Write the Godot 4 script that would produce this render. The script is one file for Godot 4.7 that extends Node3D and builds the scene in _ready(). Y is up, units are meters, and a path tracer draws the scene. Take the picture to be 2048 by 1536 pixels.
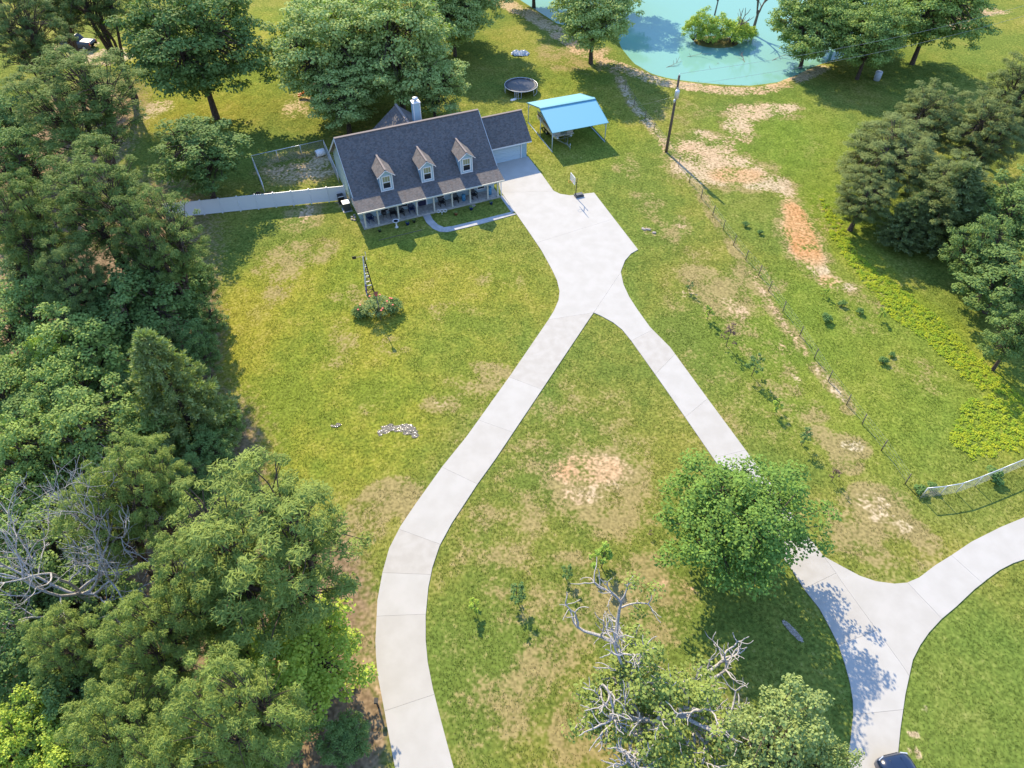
extends Node3D
# A farm house with a forked concrete drive, woods on the left, a pond behind. Metres, y up.

const SLABS = [[[10.53,-62.44],[10.68,-61.99],[12.36,-57.14],[11.6,-56.49],[10.89,-55.38],[10.41,-53.98],[10.3,-53.6],[7.28,-47.82],[3.22,-46.89],[3.75,-48.09],[4.22,-49.53],[4.37,-50.8],[4.21,-52.33],[3.8,-53.98],[2.89,-56.97],[2.41,-58.24]],[[-1.13,-67.38],[-1.3,-67.83],[-1.82,-73.46],[1.84,-74.96],[3.24,-71.31],[4.49,-67.73],[4.7,-67.53]],[[4.7,-67.53],[5.17,-67.09],[6.23,-66.8],[8.85,-67.34],[10.53,-62.44],[2.41,-58.24],[1.81,-59.81],[0.47,-63.26],[-1.13,-67.38]],[[-0.24,-39.89],[-0.12,-40.12],[3.22,-46.89],[7.28,-47.82],[6.78,-46.89],[2.41,-38.52]],[[-4.45,-14.78],[-4.14,-13.85],[-3.57,-12.2],[-2.83,-10.13],[-6.01,-10.13],[-6.49,-11.57],[-6.98,-13.1],[-7.21,-13.86]],[[-7.21,-13.86],[-7.49,-14.73],[-7.82,-15.75],[-8.09,-16.95],[-8.25,-17.9],[-8.38,-19.47],[-5.34,-19.61],[-5.34,-19.51],[-5.21,-17.96],[-4.98,-16.63],[-4.54,-15.04],[-4.45,-14.78]],[[-8.38,-19.47],[-8.47,-20.53],[-8.39,-22.43],[-8.39,-22.43],[-5.23,-22.29],[-5.33,-21.42],[-5.34,-19.61]],[[-8.39,-22.43],[-8.16,-24.21],[-7.67,-25.66],[-4.78,-24.5],[-4.83,-24.36],[-5.18,-22.79],[-5.23,-22.29]],[[-7.67,-25.66],[-7.59,-25.9],[-6.68,-27.79],[-5.13,-30.8],[-5.11,-30.85],[-2.46,-29.36],[-2.51,-29.27],[-4.11,-26.13],[-4.78,-24.5]],[[-5.11,-30.85],[-3.44,-33.69],[-2.59,-35.33],[0.09,-34.08],[-1.19,-31.62],[-2.46,-29.36]],[[-2.59,-35.33],[-0.24,-39.89],[2.41,-38.52],[2.22,-38.16],[0.09,-34.08]],[[18.66,-28.88],[18.66,-28.88],[19.8,-25.47],[20.52,-23.62],[20.96,-22.39],[18.57,-21.31],[18.1,-22.79],[16.51,-27.22],[16.51,-27.22]],[[16.51,-27.22],[14.8,-31.67],[17.36,-32.41],[17.36,-32.41],[18.66,-28.88]],[[14.8,-31.67],[14.8,-31.67],[13.39,-35.61],[15.5,-37.54],[15.5,-37.54],[17.36,-32.41]],[[13.39,-35.61],[12.57,-37.87],[11.71,-40.18],[13.71,-42.56],[15.5,-37.54]],[[11.71,-40.18],[10.19,-44.2],[10.19,-44.2],[12.23,-45.57],[13.41,-43.4],[13.71,-42.56]],[[10.19,-44.2],[9.57,-45.59],[8.88,-46.51],[7.94,-47.35],[7.28,-47.82],[10.3,-53.6],[10.36,-51.74],[10.68,-50.02],[11.23,-48.22],[12.05,-45.91],[12.23,-45.57]],[[22.13,-13.94],[21.57,-12.87],[20.96,-11.59],[20.26,-10.13],[17.58,-10.13],[18.02,-11.17],[18.59,-12.25],[19.21,-13.66],[19.21,-13.66]],[[19.21,-13.66],[19.44,-14.43],[19.6,-15.46],[19.65,-16.54],[19.63,-17.65],[19.63,-17.66],[22.26,-18.57],[23.03,-16.39],[23.19,-15.81],[22.56,-14.76],[22.13,-13.94]],[[19.63,-17.66],[19.44,-18.74],[19.18,-19.94],[18.57,-21.31],[20.96,-22.39],[21.1,-21.87],[22.26,-18.57]],[[28.96,-23.69],[30.73,-24.7],[33.19,-25.82],[36.58,-27.14],[34.89,-23.8],[33.62,-23.38],[32.77,-23.11],[31.65,-22.61],[30.55,-21.97],[30.11,-21.69]],[[26.53,-19.31],[26.49,-19.28],[25.39,-18.43],[24.55,-17.65],[23.76,-16.76],[23.19,-15.81],[23.03,-16.39],[21.1,-21.87],[20.96,-22.39],[20.52,-23.62],[21.38,-22.97],[22.42,-22.22],[23.33,-21.83],[24.46,-21.66],[25.28,-21.73],[25.32,-21.74]],[[25.32,-21.74],[26.21,-22.09],[27.61,-22.97],[28.96,-23.69],[28.96,-23.69],[30.11,-21.69],[29.44,-21.28],[27.76,-20.1],[26.53,-19.31]]]
const WALK = [[[-9.28,-63.03],[-8.76,-61.73],[-8.14,-62.26],[-8.53,-63.35]],[[-8.76,-61.73],[-8.02,-60.67],[-7.56,-61.37],[-8.14,-62.26]],[[-8.02,-60.67],[-7.27,-60.15],[-6.92,-60.93],[-7.56,-61.37]],[[-7.27,-60.15],[-6.51,-60.11],[-6.06,-61.11],[-6.92,-60.93]],[[-6.51,-60.11],[-3.27,-61.46],[-3.3,-62.26],[-6.06,-61.11]],[[-3.27,-61.46],[0.47,-63.26],[-0.1,-63.67],[-3.3,-62.26]],[[-0.1,-63.67],[-1.29,-66.55],[-0.97,-66.85],[0.31,-63.72]]]
const POND = [[1.32,-127.0],[4.09,-122.07],[7.43,-116.19],[11.92,-114.19],[16.26,-111.86],[16.45,-106.66],[17.65,-101.47],[19.66,-98.2],[21.85,-96.77],[25.39,-95.68],[29.29,-94.91],[31.94,-94.76],[35.53,-95.68],[38.87,-98.04],[41.62,-100.47],[45.13,-102.82],[50.2,-105.24],[57.12,-110.34],[63.14,-116.19],[66.42,-122.51],[69.23,-131.74],[92,-150],[80,-175],[20,-180],[-2,-160]]
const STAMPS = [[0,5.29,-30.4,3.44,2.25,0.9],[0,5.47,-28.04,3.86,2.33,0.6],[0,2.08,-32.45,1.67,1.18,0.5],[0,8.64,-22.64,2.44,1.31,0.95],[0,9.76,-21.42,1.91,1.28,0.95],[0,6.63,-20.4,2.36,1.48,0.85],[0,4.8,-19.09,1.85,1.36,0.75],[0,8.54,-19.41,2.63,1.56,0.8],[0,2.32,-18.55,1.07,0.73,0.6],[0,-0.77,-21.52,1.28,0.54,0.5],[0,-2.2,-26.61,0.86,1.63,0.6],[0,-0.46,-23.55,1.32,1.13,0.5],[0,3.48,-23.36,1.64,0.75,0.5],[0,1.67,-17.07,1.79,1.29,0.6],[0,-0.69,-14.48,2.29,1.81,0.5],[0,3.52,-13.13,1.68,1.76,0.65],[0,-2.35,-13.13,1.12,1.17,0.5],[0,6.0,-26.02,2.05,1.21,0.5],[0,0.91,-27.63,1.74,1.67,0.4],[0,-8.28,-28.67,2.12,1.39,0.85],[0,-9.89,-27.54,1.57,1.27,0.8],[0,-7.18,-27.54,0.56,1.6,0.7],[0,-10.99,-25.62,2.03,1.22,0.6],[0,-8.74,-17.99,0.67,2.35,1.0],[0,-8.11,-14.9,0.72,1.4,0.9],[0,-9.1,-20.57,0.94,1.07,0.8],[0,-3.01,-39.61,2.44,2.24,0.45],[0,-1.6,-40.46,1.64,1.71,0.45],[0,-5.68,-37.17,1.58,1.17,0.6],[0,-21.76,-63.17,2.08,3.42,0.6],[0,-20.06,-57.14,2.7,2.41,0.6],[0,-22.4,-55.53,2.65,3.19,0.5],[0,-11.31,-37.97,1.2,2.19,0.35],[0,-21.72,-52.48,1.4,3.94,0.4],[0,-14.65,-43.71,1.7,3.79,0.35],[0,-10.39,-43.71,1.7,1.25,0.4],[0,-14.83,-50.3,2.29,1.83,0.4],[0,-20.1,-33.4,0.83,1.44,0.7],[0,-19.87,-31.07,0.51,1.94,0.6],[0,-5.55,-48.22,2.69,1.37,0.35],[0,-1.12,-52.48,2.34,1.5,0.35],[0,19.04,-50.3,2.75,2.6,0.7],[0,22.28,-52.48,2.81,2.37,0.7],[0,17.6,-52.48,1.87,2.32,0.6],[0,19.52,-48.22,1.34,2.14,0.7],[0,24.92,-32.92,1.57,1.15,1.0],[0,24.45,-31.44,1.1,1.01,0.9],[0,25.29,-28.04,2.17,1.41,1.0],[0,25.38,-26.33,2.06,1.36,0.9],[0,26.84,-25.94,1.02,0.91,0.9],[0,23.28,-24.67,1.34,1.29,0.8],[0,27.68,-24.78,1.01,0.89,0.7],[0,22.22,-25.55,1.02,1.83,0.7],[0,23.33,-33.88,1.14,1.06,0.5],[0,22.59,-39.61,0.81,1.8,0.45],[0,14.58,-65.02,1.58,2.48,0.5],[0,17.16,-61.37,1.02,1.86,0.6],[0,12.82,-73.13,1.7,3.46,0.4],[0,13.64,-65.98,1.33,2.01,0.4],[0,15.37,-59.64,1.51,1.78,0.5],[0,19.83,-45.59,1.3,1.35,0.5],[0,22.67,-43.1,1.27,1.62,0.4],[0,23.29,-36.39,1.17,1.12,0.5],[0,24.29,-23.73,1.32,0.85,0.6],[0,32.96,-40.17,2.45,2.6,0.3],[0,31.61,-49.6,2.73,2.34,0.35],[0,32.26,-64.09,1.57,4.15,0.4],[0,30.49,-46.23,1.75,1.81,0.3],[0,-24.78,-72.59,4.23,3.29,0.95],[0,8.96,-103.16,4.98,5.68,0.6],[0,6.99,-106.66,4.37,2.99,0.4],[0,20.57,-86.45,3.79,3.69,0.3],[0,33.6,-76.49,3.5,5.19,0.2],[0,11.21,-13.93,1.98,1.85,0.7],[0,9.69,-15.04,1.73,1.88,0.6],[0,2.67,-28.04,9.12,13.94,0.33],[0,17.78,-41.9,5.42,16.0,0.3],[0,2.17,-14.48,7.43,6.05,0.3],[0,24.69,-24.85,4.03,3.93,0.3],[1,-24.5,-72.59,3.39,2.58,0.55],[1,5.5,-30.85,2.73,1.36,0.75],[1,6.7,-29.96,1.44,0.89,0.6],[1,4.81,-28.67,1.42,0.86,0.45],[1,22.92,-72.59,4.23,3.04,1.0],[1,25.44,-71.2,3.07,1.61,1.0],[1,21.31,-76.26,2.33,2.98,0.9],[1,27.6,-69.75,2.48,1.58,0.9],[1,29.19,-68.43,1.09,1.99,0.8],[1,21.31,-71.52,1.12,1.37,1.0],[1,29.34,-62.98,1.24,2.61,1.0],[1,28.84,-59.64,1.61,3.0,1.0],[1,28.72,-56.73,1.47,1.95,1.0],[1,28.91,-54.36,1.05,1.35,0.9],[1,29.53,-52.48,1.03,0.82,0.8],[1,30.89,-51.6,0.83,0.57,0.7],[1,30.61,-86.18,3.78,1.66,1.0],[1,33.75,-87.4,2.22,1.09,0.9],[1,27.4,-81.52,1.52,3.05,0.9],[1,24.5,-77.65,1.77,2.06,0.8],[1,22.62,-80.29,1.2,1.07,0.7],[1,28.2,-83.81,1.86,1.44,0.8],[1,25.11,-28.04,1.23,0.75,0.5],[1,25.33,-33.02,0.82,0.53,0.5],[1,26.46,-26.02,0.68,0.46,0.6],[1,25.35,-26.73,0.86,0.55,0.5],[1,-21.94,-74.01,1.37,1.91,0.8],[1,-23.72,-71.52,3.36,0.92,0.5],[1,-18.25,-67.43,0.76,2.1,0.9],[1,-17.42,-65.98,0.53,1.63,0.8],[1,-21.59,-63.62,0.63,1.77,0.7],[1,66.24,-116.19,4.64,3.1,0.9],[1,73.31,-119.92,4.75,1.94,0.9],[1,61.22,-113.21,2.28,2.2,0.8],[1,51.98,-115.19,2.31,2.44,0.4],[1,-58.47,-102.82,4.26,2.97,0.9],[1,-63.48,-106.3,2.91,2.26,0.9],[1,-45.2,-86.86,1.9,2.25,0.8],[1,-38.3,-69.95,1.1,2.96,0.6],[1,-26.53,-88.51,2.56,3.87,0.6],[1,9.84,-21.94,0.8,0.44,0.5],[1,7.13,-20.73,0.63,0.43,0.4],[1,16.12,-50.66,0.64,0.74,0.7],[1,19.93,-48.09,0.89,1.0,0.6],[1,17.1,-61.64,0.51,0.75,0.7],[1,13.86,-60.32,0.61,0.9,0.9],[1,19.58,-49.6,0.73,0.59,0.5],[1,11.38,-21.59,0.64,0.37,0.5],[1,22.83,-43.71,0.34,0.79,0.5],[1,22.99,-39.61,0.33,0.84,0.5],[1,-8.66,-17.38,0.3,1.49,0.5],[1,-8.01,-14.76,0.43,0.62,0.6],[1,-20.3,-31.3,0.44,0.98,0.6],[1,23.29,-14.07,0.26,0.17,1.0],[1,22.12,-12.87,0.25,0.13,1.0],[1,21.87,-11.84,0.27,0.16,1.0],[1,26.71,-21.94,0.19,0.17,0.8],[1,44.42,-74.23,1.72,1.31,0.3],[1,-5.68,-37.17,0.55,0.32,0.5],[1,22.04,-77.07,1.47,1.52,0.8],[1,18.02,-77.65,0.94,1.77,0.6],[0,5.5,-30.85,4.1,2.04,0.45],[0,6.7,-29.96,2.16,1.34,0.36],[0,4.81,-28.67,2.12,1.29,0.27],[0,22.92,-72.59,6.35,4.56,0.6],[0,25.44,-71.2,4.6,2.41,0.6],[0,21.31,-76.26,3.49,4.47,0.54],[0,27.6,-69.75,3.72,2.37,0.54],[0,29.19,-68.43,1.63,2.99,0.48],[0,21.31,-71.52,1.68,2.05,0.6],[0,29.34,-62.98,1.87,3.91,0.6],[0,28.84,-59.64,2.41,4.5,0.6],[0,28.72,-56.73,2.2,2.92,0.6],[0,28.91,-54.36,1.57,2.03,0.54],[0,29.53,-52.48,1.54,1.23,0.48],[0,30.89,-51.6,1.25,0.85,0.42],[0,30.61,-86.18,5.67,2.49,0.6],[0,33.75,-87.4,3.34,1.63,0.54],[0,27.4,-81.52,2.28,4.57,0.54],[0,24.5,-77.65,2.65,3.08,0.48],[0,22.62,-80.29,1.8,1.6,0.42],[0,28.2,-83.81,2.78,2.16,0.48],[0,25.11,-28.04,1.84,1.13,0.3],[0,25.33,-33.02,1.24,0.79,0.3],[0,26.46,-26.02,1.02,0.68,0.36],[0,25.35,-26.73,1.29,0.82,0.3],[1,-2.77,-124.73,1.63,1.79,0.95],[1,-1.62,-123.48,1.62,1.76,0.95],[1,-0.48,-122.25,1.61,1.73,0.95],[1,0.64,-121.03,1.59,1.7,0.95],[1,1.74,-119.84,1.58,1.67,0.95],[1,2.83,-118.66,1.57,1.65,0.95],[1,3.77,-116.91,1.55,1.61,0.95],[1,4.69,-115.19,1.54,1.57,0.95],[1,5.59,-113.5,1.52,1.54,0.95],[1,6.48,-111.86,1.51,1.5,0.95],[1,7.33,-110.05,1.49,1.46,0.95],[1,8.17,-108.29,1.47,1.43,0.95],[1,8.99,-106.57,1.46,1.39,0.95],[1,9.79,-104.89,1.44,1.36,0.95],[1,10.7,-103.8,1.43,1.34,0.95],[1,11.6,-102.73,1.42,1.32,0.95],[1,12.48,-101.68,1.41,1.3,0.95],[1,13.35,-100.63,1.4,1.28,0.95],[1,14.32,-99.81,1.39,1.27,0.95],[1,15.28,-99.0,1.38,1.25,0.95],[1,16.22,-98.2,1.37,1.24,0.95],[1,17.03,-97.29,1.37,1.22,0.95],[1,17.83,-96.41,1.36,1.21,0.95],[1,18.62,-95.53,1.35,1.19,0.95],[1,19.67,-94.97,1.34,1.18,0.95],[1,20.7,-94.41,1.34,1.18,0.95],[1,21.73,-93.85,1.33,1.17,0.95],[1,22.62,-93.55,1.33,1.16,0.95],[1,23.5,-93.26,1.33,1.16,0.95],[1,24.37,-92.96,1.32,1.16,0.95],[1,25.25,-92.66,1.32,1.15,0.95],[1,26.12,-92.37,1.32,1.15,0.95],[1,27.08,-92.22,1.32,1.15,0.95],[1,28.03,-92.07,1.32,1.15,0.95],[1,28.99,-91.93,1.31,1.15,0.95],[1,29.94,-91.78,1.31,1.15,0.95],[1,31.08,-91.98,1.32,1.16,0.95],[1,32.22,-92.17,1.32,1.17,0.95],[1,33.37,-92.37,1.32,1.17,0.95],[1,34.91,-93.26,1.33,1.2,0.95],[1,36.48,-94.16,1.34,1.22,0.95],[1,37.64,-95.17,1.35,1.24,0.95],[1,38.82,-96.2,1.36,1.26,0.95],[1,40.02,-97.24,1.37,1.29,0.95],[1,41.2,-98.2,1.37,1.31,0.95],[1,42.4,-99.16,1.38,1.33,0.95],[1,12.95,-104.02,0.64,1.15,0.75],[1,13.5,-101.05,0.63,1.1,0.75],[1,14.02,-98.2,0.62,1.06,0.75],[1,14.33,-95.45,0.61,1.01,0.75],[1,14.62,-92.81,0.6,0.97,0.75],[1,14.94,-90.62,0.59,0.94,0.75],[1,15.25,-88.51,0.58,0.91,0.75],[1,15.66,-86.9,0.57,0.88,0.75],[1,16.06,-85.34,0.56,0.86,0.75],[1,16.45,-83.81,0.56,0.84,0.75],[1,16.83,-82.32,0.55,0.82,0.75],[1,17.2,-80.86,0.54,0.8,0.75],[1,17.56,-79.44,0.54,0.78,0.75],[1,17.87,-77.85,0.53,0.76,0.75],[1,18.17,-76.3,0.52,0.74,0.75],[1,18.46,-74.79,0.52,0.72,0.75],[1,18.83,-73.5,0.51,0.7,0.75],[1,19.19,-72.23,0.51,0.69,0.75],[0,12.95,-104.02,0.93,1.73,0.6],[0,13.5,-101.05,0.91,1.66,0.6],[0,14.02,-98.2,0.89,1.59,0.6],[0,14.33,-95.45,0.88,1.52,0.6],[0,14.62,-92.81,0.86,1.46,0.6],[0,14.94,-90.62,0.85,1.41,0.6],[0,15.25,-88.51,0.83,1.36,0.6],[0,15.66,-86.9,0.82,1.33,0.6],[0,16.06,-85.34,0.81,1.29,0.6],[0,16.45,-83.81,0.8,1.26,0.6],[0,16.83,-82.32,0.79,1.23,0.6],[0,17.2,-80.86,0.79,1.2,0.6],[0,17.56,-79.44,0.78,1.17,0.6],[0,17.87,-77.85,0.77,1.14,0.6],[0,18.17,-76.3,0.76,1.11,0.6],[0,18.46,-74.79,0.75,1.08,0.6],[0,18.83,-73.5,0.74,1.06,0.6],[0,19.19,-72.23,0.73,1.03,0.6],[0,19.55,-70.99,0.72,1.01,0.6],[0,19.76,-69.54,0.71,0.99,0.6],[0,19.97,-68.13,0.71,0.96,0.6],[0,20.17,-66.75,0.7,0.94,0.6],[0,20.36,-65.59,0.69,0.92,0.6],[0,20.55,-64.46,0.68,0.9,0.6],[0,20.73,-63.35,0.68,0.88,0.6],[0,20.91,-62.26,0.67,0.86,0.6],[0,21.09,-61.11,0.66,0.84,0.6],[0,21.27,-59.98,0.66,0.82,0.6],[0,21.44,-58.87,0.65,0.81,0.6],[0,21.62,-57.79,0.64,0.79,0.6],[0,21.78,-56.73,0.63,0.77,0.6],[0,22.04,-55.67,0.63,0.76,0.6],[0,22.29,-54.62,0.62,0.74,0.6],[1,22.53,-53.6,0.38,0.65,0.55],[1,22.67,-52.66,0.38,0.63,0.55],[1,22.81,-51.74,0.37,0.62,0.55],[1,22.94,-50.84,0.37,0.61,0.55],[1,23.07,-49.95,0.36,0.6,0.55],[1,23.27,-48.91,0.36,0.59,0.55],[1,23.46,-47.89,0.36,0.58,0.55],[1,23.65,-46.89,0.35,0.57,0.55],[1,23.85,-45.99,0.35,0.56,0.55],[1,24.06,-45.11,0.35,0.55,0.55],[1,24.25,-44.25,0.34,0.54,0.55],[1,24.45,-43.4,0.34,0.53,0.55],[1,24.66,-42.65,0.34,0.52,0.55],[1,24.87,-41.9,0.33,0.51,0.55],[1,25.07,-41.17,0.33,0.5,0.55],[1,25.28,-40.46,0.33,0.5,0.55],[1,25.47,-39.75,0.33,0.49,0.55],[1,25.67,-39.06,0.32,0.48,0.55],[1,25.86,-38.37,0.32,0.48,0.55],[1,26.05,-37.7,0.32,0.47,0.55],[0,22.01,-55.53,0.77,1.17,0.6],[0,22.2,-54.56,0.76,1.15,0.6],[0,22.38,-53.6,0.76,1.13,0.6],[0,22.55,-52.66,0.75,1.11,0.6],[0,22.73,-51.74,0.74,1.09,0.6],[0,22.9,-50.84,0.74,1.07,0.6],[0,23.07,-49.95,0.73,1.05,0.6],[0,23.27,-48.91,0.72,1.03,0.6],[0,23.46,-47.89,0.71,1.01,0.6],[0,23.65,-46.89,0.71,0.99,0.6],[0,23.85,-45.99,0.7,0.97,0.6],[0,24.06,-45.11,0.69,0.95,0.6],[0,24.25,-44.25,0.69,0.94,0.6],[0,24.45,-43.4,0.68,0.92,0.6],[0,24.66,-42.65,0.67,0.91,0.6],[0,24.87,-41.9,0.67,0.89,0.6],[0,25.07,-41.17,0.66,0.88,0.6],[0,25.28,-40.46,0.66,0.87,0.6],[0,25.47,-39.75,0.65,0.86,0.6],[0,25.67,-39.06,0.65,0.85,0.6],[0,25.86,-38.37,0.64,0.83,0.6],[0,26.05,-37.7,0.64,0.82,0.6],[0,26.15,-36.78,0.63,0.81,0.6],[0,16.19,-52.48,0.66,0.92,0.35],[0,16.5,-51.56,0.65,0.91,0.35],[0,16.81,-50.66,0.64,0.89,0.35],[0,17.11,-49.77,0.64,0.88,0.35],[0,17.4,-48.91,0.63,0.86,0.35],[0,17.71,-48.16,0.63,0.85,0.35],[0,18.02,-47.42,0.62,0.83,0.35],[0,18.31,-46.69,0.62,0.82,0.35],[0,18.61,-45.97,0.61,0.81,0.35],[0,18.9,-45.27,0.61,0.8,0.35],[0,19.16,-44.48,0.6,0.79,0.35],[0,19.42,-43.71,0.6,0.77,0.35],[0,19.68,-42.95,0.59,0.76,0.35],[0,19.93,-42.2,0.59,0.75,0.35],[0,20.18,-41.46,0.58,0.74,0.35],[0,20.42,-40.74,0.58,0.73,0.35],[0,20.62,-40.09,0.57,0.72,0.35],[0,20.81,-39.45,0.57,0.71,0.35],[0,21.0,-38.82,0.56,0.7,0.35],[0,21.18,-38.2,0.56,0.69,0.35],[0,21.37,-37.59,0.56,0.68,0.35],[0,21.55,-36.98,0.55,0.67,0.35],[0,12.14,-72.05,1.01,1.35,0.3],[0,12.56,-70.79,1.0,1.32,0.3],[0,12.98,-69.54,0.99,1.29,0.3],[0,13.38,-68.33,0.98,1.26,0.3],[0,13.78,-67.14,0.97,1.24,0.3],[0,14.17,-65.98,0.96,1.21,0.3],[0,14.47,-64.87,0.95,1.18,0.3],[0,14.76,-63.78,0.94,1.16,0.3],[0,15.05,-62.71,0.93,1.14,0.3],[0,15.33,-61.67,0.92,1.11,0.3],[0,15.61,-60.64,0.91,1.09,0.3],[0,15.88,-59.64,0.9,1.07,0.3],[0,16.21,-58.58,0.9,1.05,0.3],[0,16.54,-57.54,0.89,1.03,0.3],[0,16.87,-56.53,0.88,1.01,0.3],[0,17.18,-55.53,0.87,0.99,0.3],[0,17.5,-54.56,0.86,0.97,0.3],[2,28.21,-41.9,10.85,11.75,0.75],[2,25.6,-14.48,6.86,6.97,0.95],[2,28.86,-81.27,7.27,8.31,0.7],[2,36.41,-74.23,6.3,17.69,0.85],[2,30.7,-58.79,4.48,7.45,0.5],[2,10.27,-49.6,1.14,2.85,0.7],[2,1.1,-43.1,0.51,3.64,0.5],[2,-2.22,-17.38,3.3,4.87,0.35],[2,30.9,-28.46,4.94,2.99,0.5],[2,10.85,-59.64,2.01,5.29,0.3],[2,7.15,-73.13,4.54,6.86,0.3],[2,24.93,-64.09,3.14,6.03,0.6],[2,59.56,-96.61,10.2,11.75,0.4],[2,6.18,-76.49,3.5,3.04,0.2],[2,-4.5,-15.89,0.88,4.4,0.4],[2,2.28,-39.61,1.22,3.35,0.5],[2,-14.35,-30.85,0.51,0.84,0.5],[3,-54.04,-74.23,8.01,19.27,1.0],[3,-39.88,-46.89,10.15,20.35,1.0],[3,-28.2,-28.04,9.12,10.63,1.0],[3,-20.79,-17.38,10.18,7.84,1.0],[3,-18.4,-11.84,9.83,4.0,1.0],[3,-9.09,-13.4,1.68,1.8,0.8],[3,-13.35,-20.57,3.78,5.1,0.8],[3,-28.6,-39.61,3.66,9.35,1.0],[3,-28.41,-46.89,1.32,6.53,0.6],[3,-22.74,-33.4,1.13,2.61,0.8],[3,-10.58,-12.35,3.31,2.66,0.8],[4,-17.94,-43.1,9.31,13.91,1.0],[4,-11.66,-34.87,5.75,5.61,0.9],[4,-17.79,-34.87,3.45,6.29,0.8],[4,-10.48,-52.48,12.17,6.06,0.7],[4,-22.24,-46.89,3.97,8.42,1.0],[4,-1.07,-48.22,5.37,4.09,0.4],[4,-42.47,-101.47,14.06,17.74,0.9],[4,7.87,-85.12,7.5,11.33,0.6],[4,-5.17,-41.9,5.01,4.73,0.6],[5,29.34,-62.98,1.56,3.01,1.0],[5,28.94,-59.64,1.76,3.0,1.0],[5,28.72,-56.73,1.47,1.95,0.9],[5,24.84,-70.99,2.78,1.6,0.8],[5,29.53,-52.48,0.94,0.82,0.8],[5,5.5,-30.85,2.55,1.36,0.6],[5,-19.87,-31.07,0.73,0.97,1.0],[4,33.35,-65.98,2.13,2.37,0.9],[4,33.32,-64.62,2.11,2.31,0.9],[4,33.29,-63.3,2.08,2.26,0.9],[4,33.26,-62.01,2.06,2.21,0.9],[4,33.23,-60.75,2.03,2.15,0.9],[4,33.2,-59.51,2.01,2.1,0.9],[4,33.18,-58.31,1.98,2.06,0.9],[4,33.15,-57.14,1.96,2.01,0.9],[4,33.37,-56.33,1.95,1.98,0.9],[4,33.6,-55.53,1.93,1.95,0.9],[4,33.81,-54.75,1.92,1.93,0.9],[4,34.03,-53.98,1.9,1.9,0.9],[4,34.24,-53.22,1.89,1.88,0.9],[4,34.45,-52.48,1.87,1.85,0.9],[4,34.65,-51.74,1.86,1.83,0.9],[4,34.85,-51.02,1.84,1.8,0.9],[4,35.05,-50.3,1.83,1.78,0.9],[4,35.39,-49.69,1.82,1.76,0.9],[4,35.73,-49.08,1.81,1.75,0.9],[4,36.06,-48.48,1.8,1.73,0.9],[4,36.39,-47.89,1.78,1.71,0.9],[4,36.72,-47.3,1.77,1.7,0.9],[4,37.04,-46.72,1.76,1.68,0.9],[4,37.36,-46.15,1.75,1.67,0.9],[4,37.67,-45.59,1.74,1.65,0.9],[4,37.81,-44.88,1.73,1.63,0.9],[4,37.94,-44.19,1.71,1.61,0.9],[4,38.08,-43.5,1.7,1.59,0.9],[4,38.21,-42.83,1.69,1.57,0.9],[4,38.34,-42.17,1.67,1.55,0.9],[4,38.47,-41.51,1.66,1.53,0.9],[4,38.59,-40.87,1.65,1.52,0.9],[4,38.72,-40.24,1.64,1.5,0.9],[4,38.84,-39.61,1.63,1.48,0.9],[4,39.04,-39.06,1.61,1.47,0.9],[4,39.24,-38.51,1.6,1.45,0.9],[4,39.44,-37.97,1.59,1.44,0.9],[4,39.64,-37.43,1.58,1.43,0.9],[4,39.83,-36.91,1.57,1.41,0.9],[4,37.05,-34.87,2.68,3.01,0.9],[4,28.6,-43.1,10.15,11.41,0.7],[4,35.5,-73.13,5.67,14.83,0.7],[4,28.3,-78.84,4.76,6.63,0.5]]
const WEEDS = [[32.96,-66.46],[33.78,-62.26],[33.6,-56.73],[34.84,-53.6],[36.42,-50.3],[37.77,-46.89],[38.59,-43.71],[39.64,-40.46],[40.53,-37.43],[39.77,-35.87],[39.28,-37.97],[37.25,-38.78],[36.31,-41.32],[35.43,-44.33],[33.8,-46.89],[33.01,-51.02],[32.38,-54.75],[31.95,-59.64]]
const WEEDS2 = [[36.06,-37.43],[38.48,-37.97],[39.77,-35.87],[38.76,-32.92],[35.42,-31.76],[33.66,-31.53],[32.98,-33.4],[34.49,-35.62]]
const POSTS = [[14.87,-92.07],[15.54,-87.68],[16.45,-83.81],[17.17,-80.9],[18.83,-72.81],[19.48,-69.44],[20.18,-66.22],[20.81,-63.08],[21.37,-60.5],[21.87,-57.9],[22.54,-55.53],[23.23,-53.15],[23.6,-50.87],[24.15,-47.95],[24.8,-44.83],[25.25,-42.05],[25.64,-39.5],[26.31,-36.91],[26.86,-34.92],[27.43,-32.41],[28.09,-29.42]]
const CHAIN2 = [[28.72,-28.21],[30.09,-28.37],[31.38,-28.63],[33.0,-29.22],[34.75,-29.92],[37.33,-30.98],[39.36,-31.9]]
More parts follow.
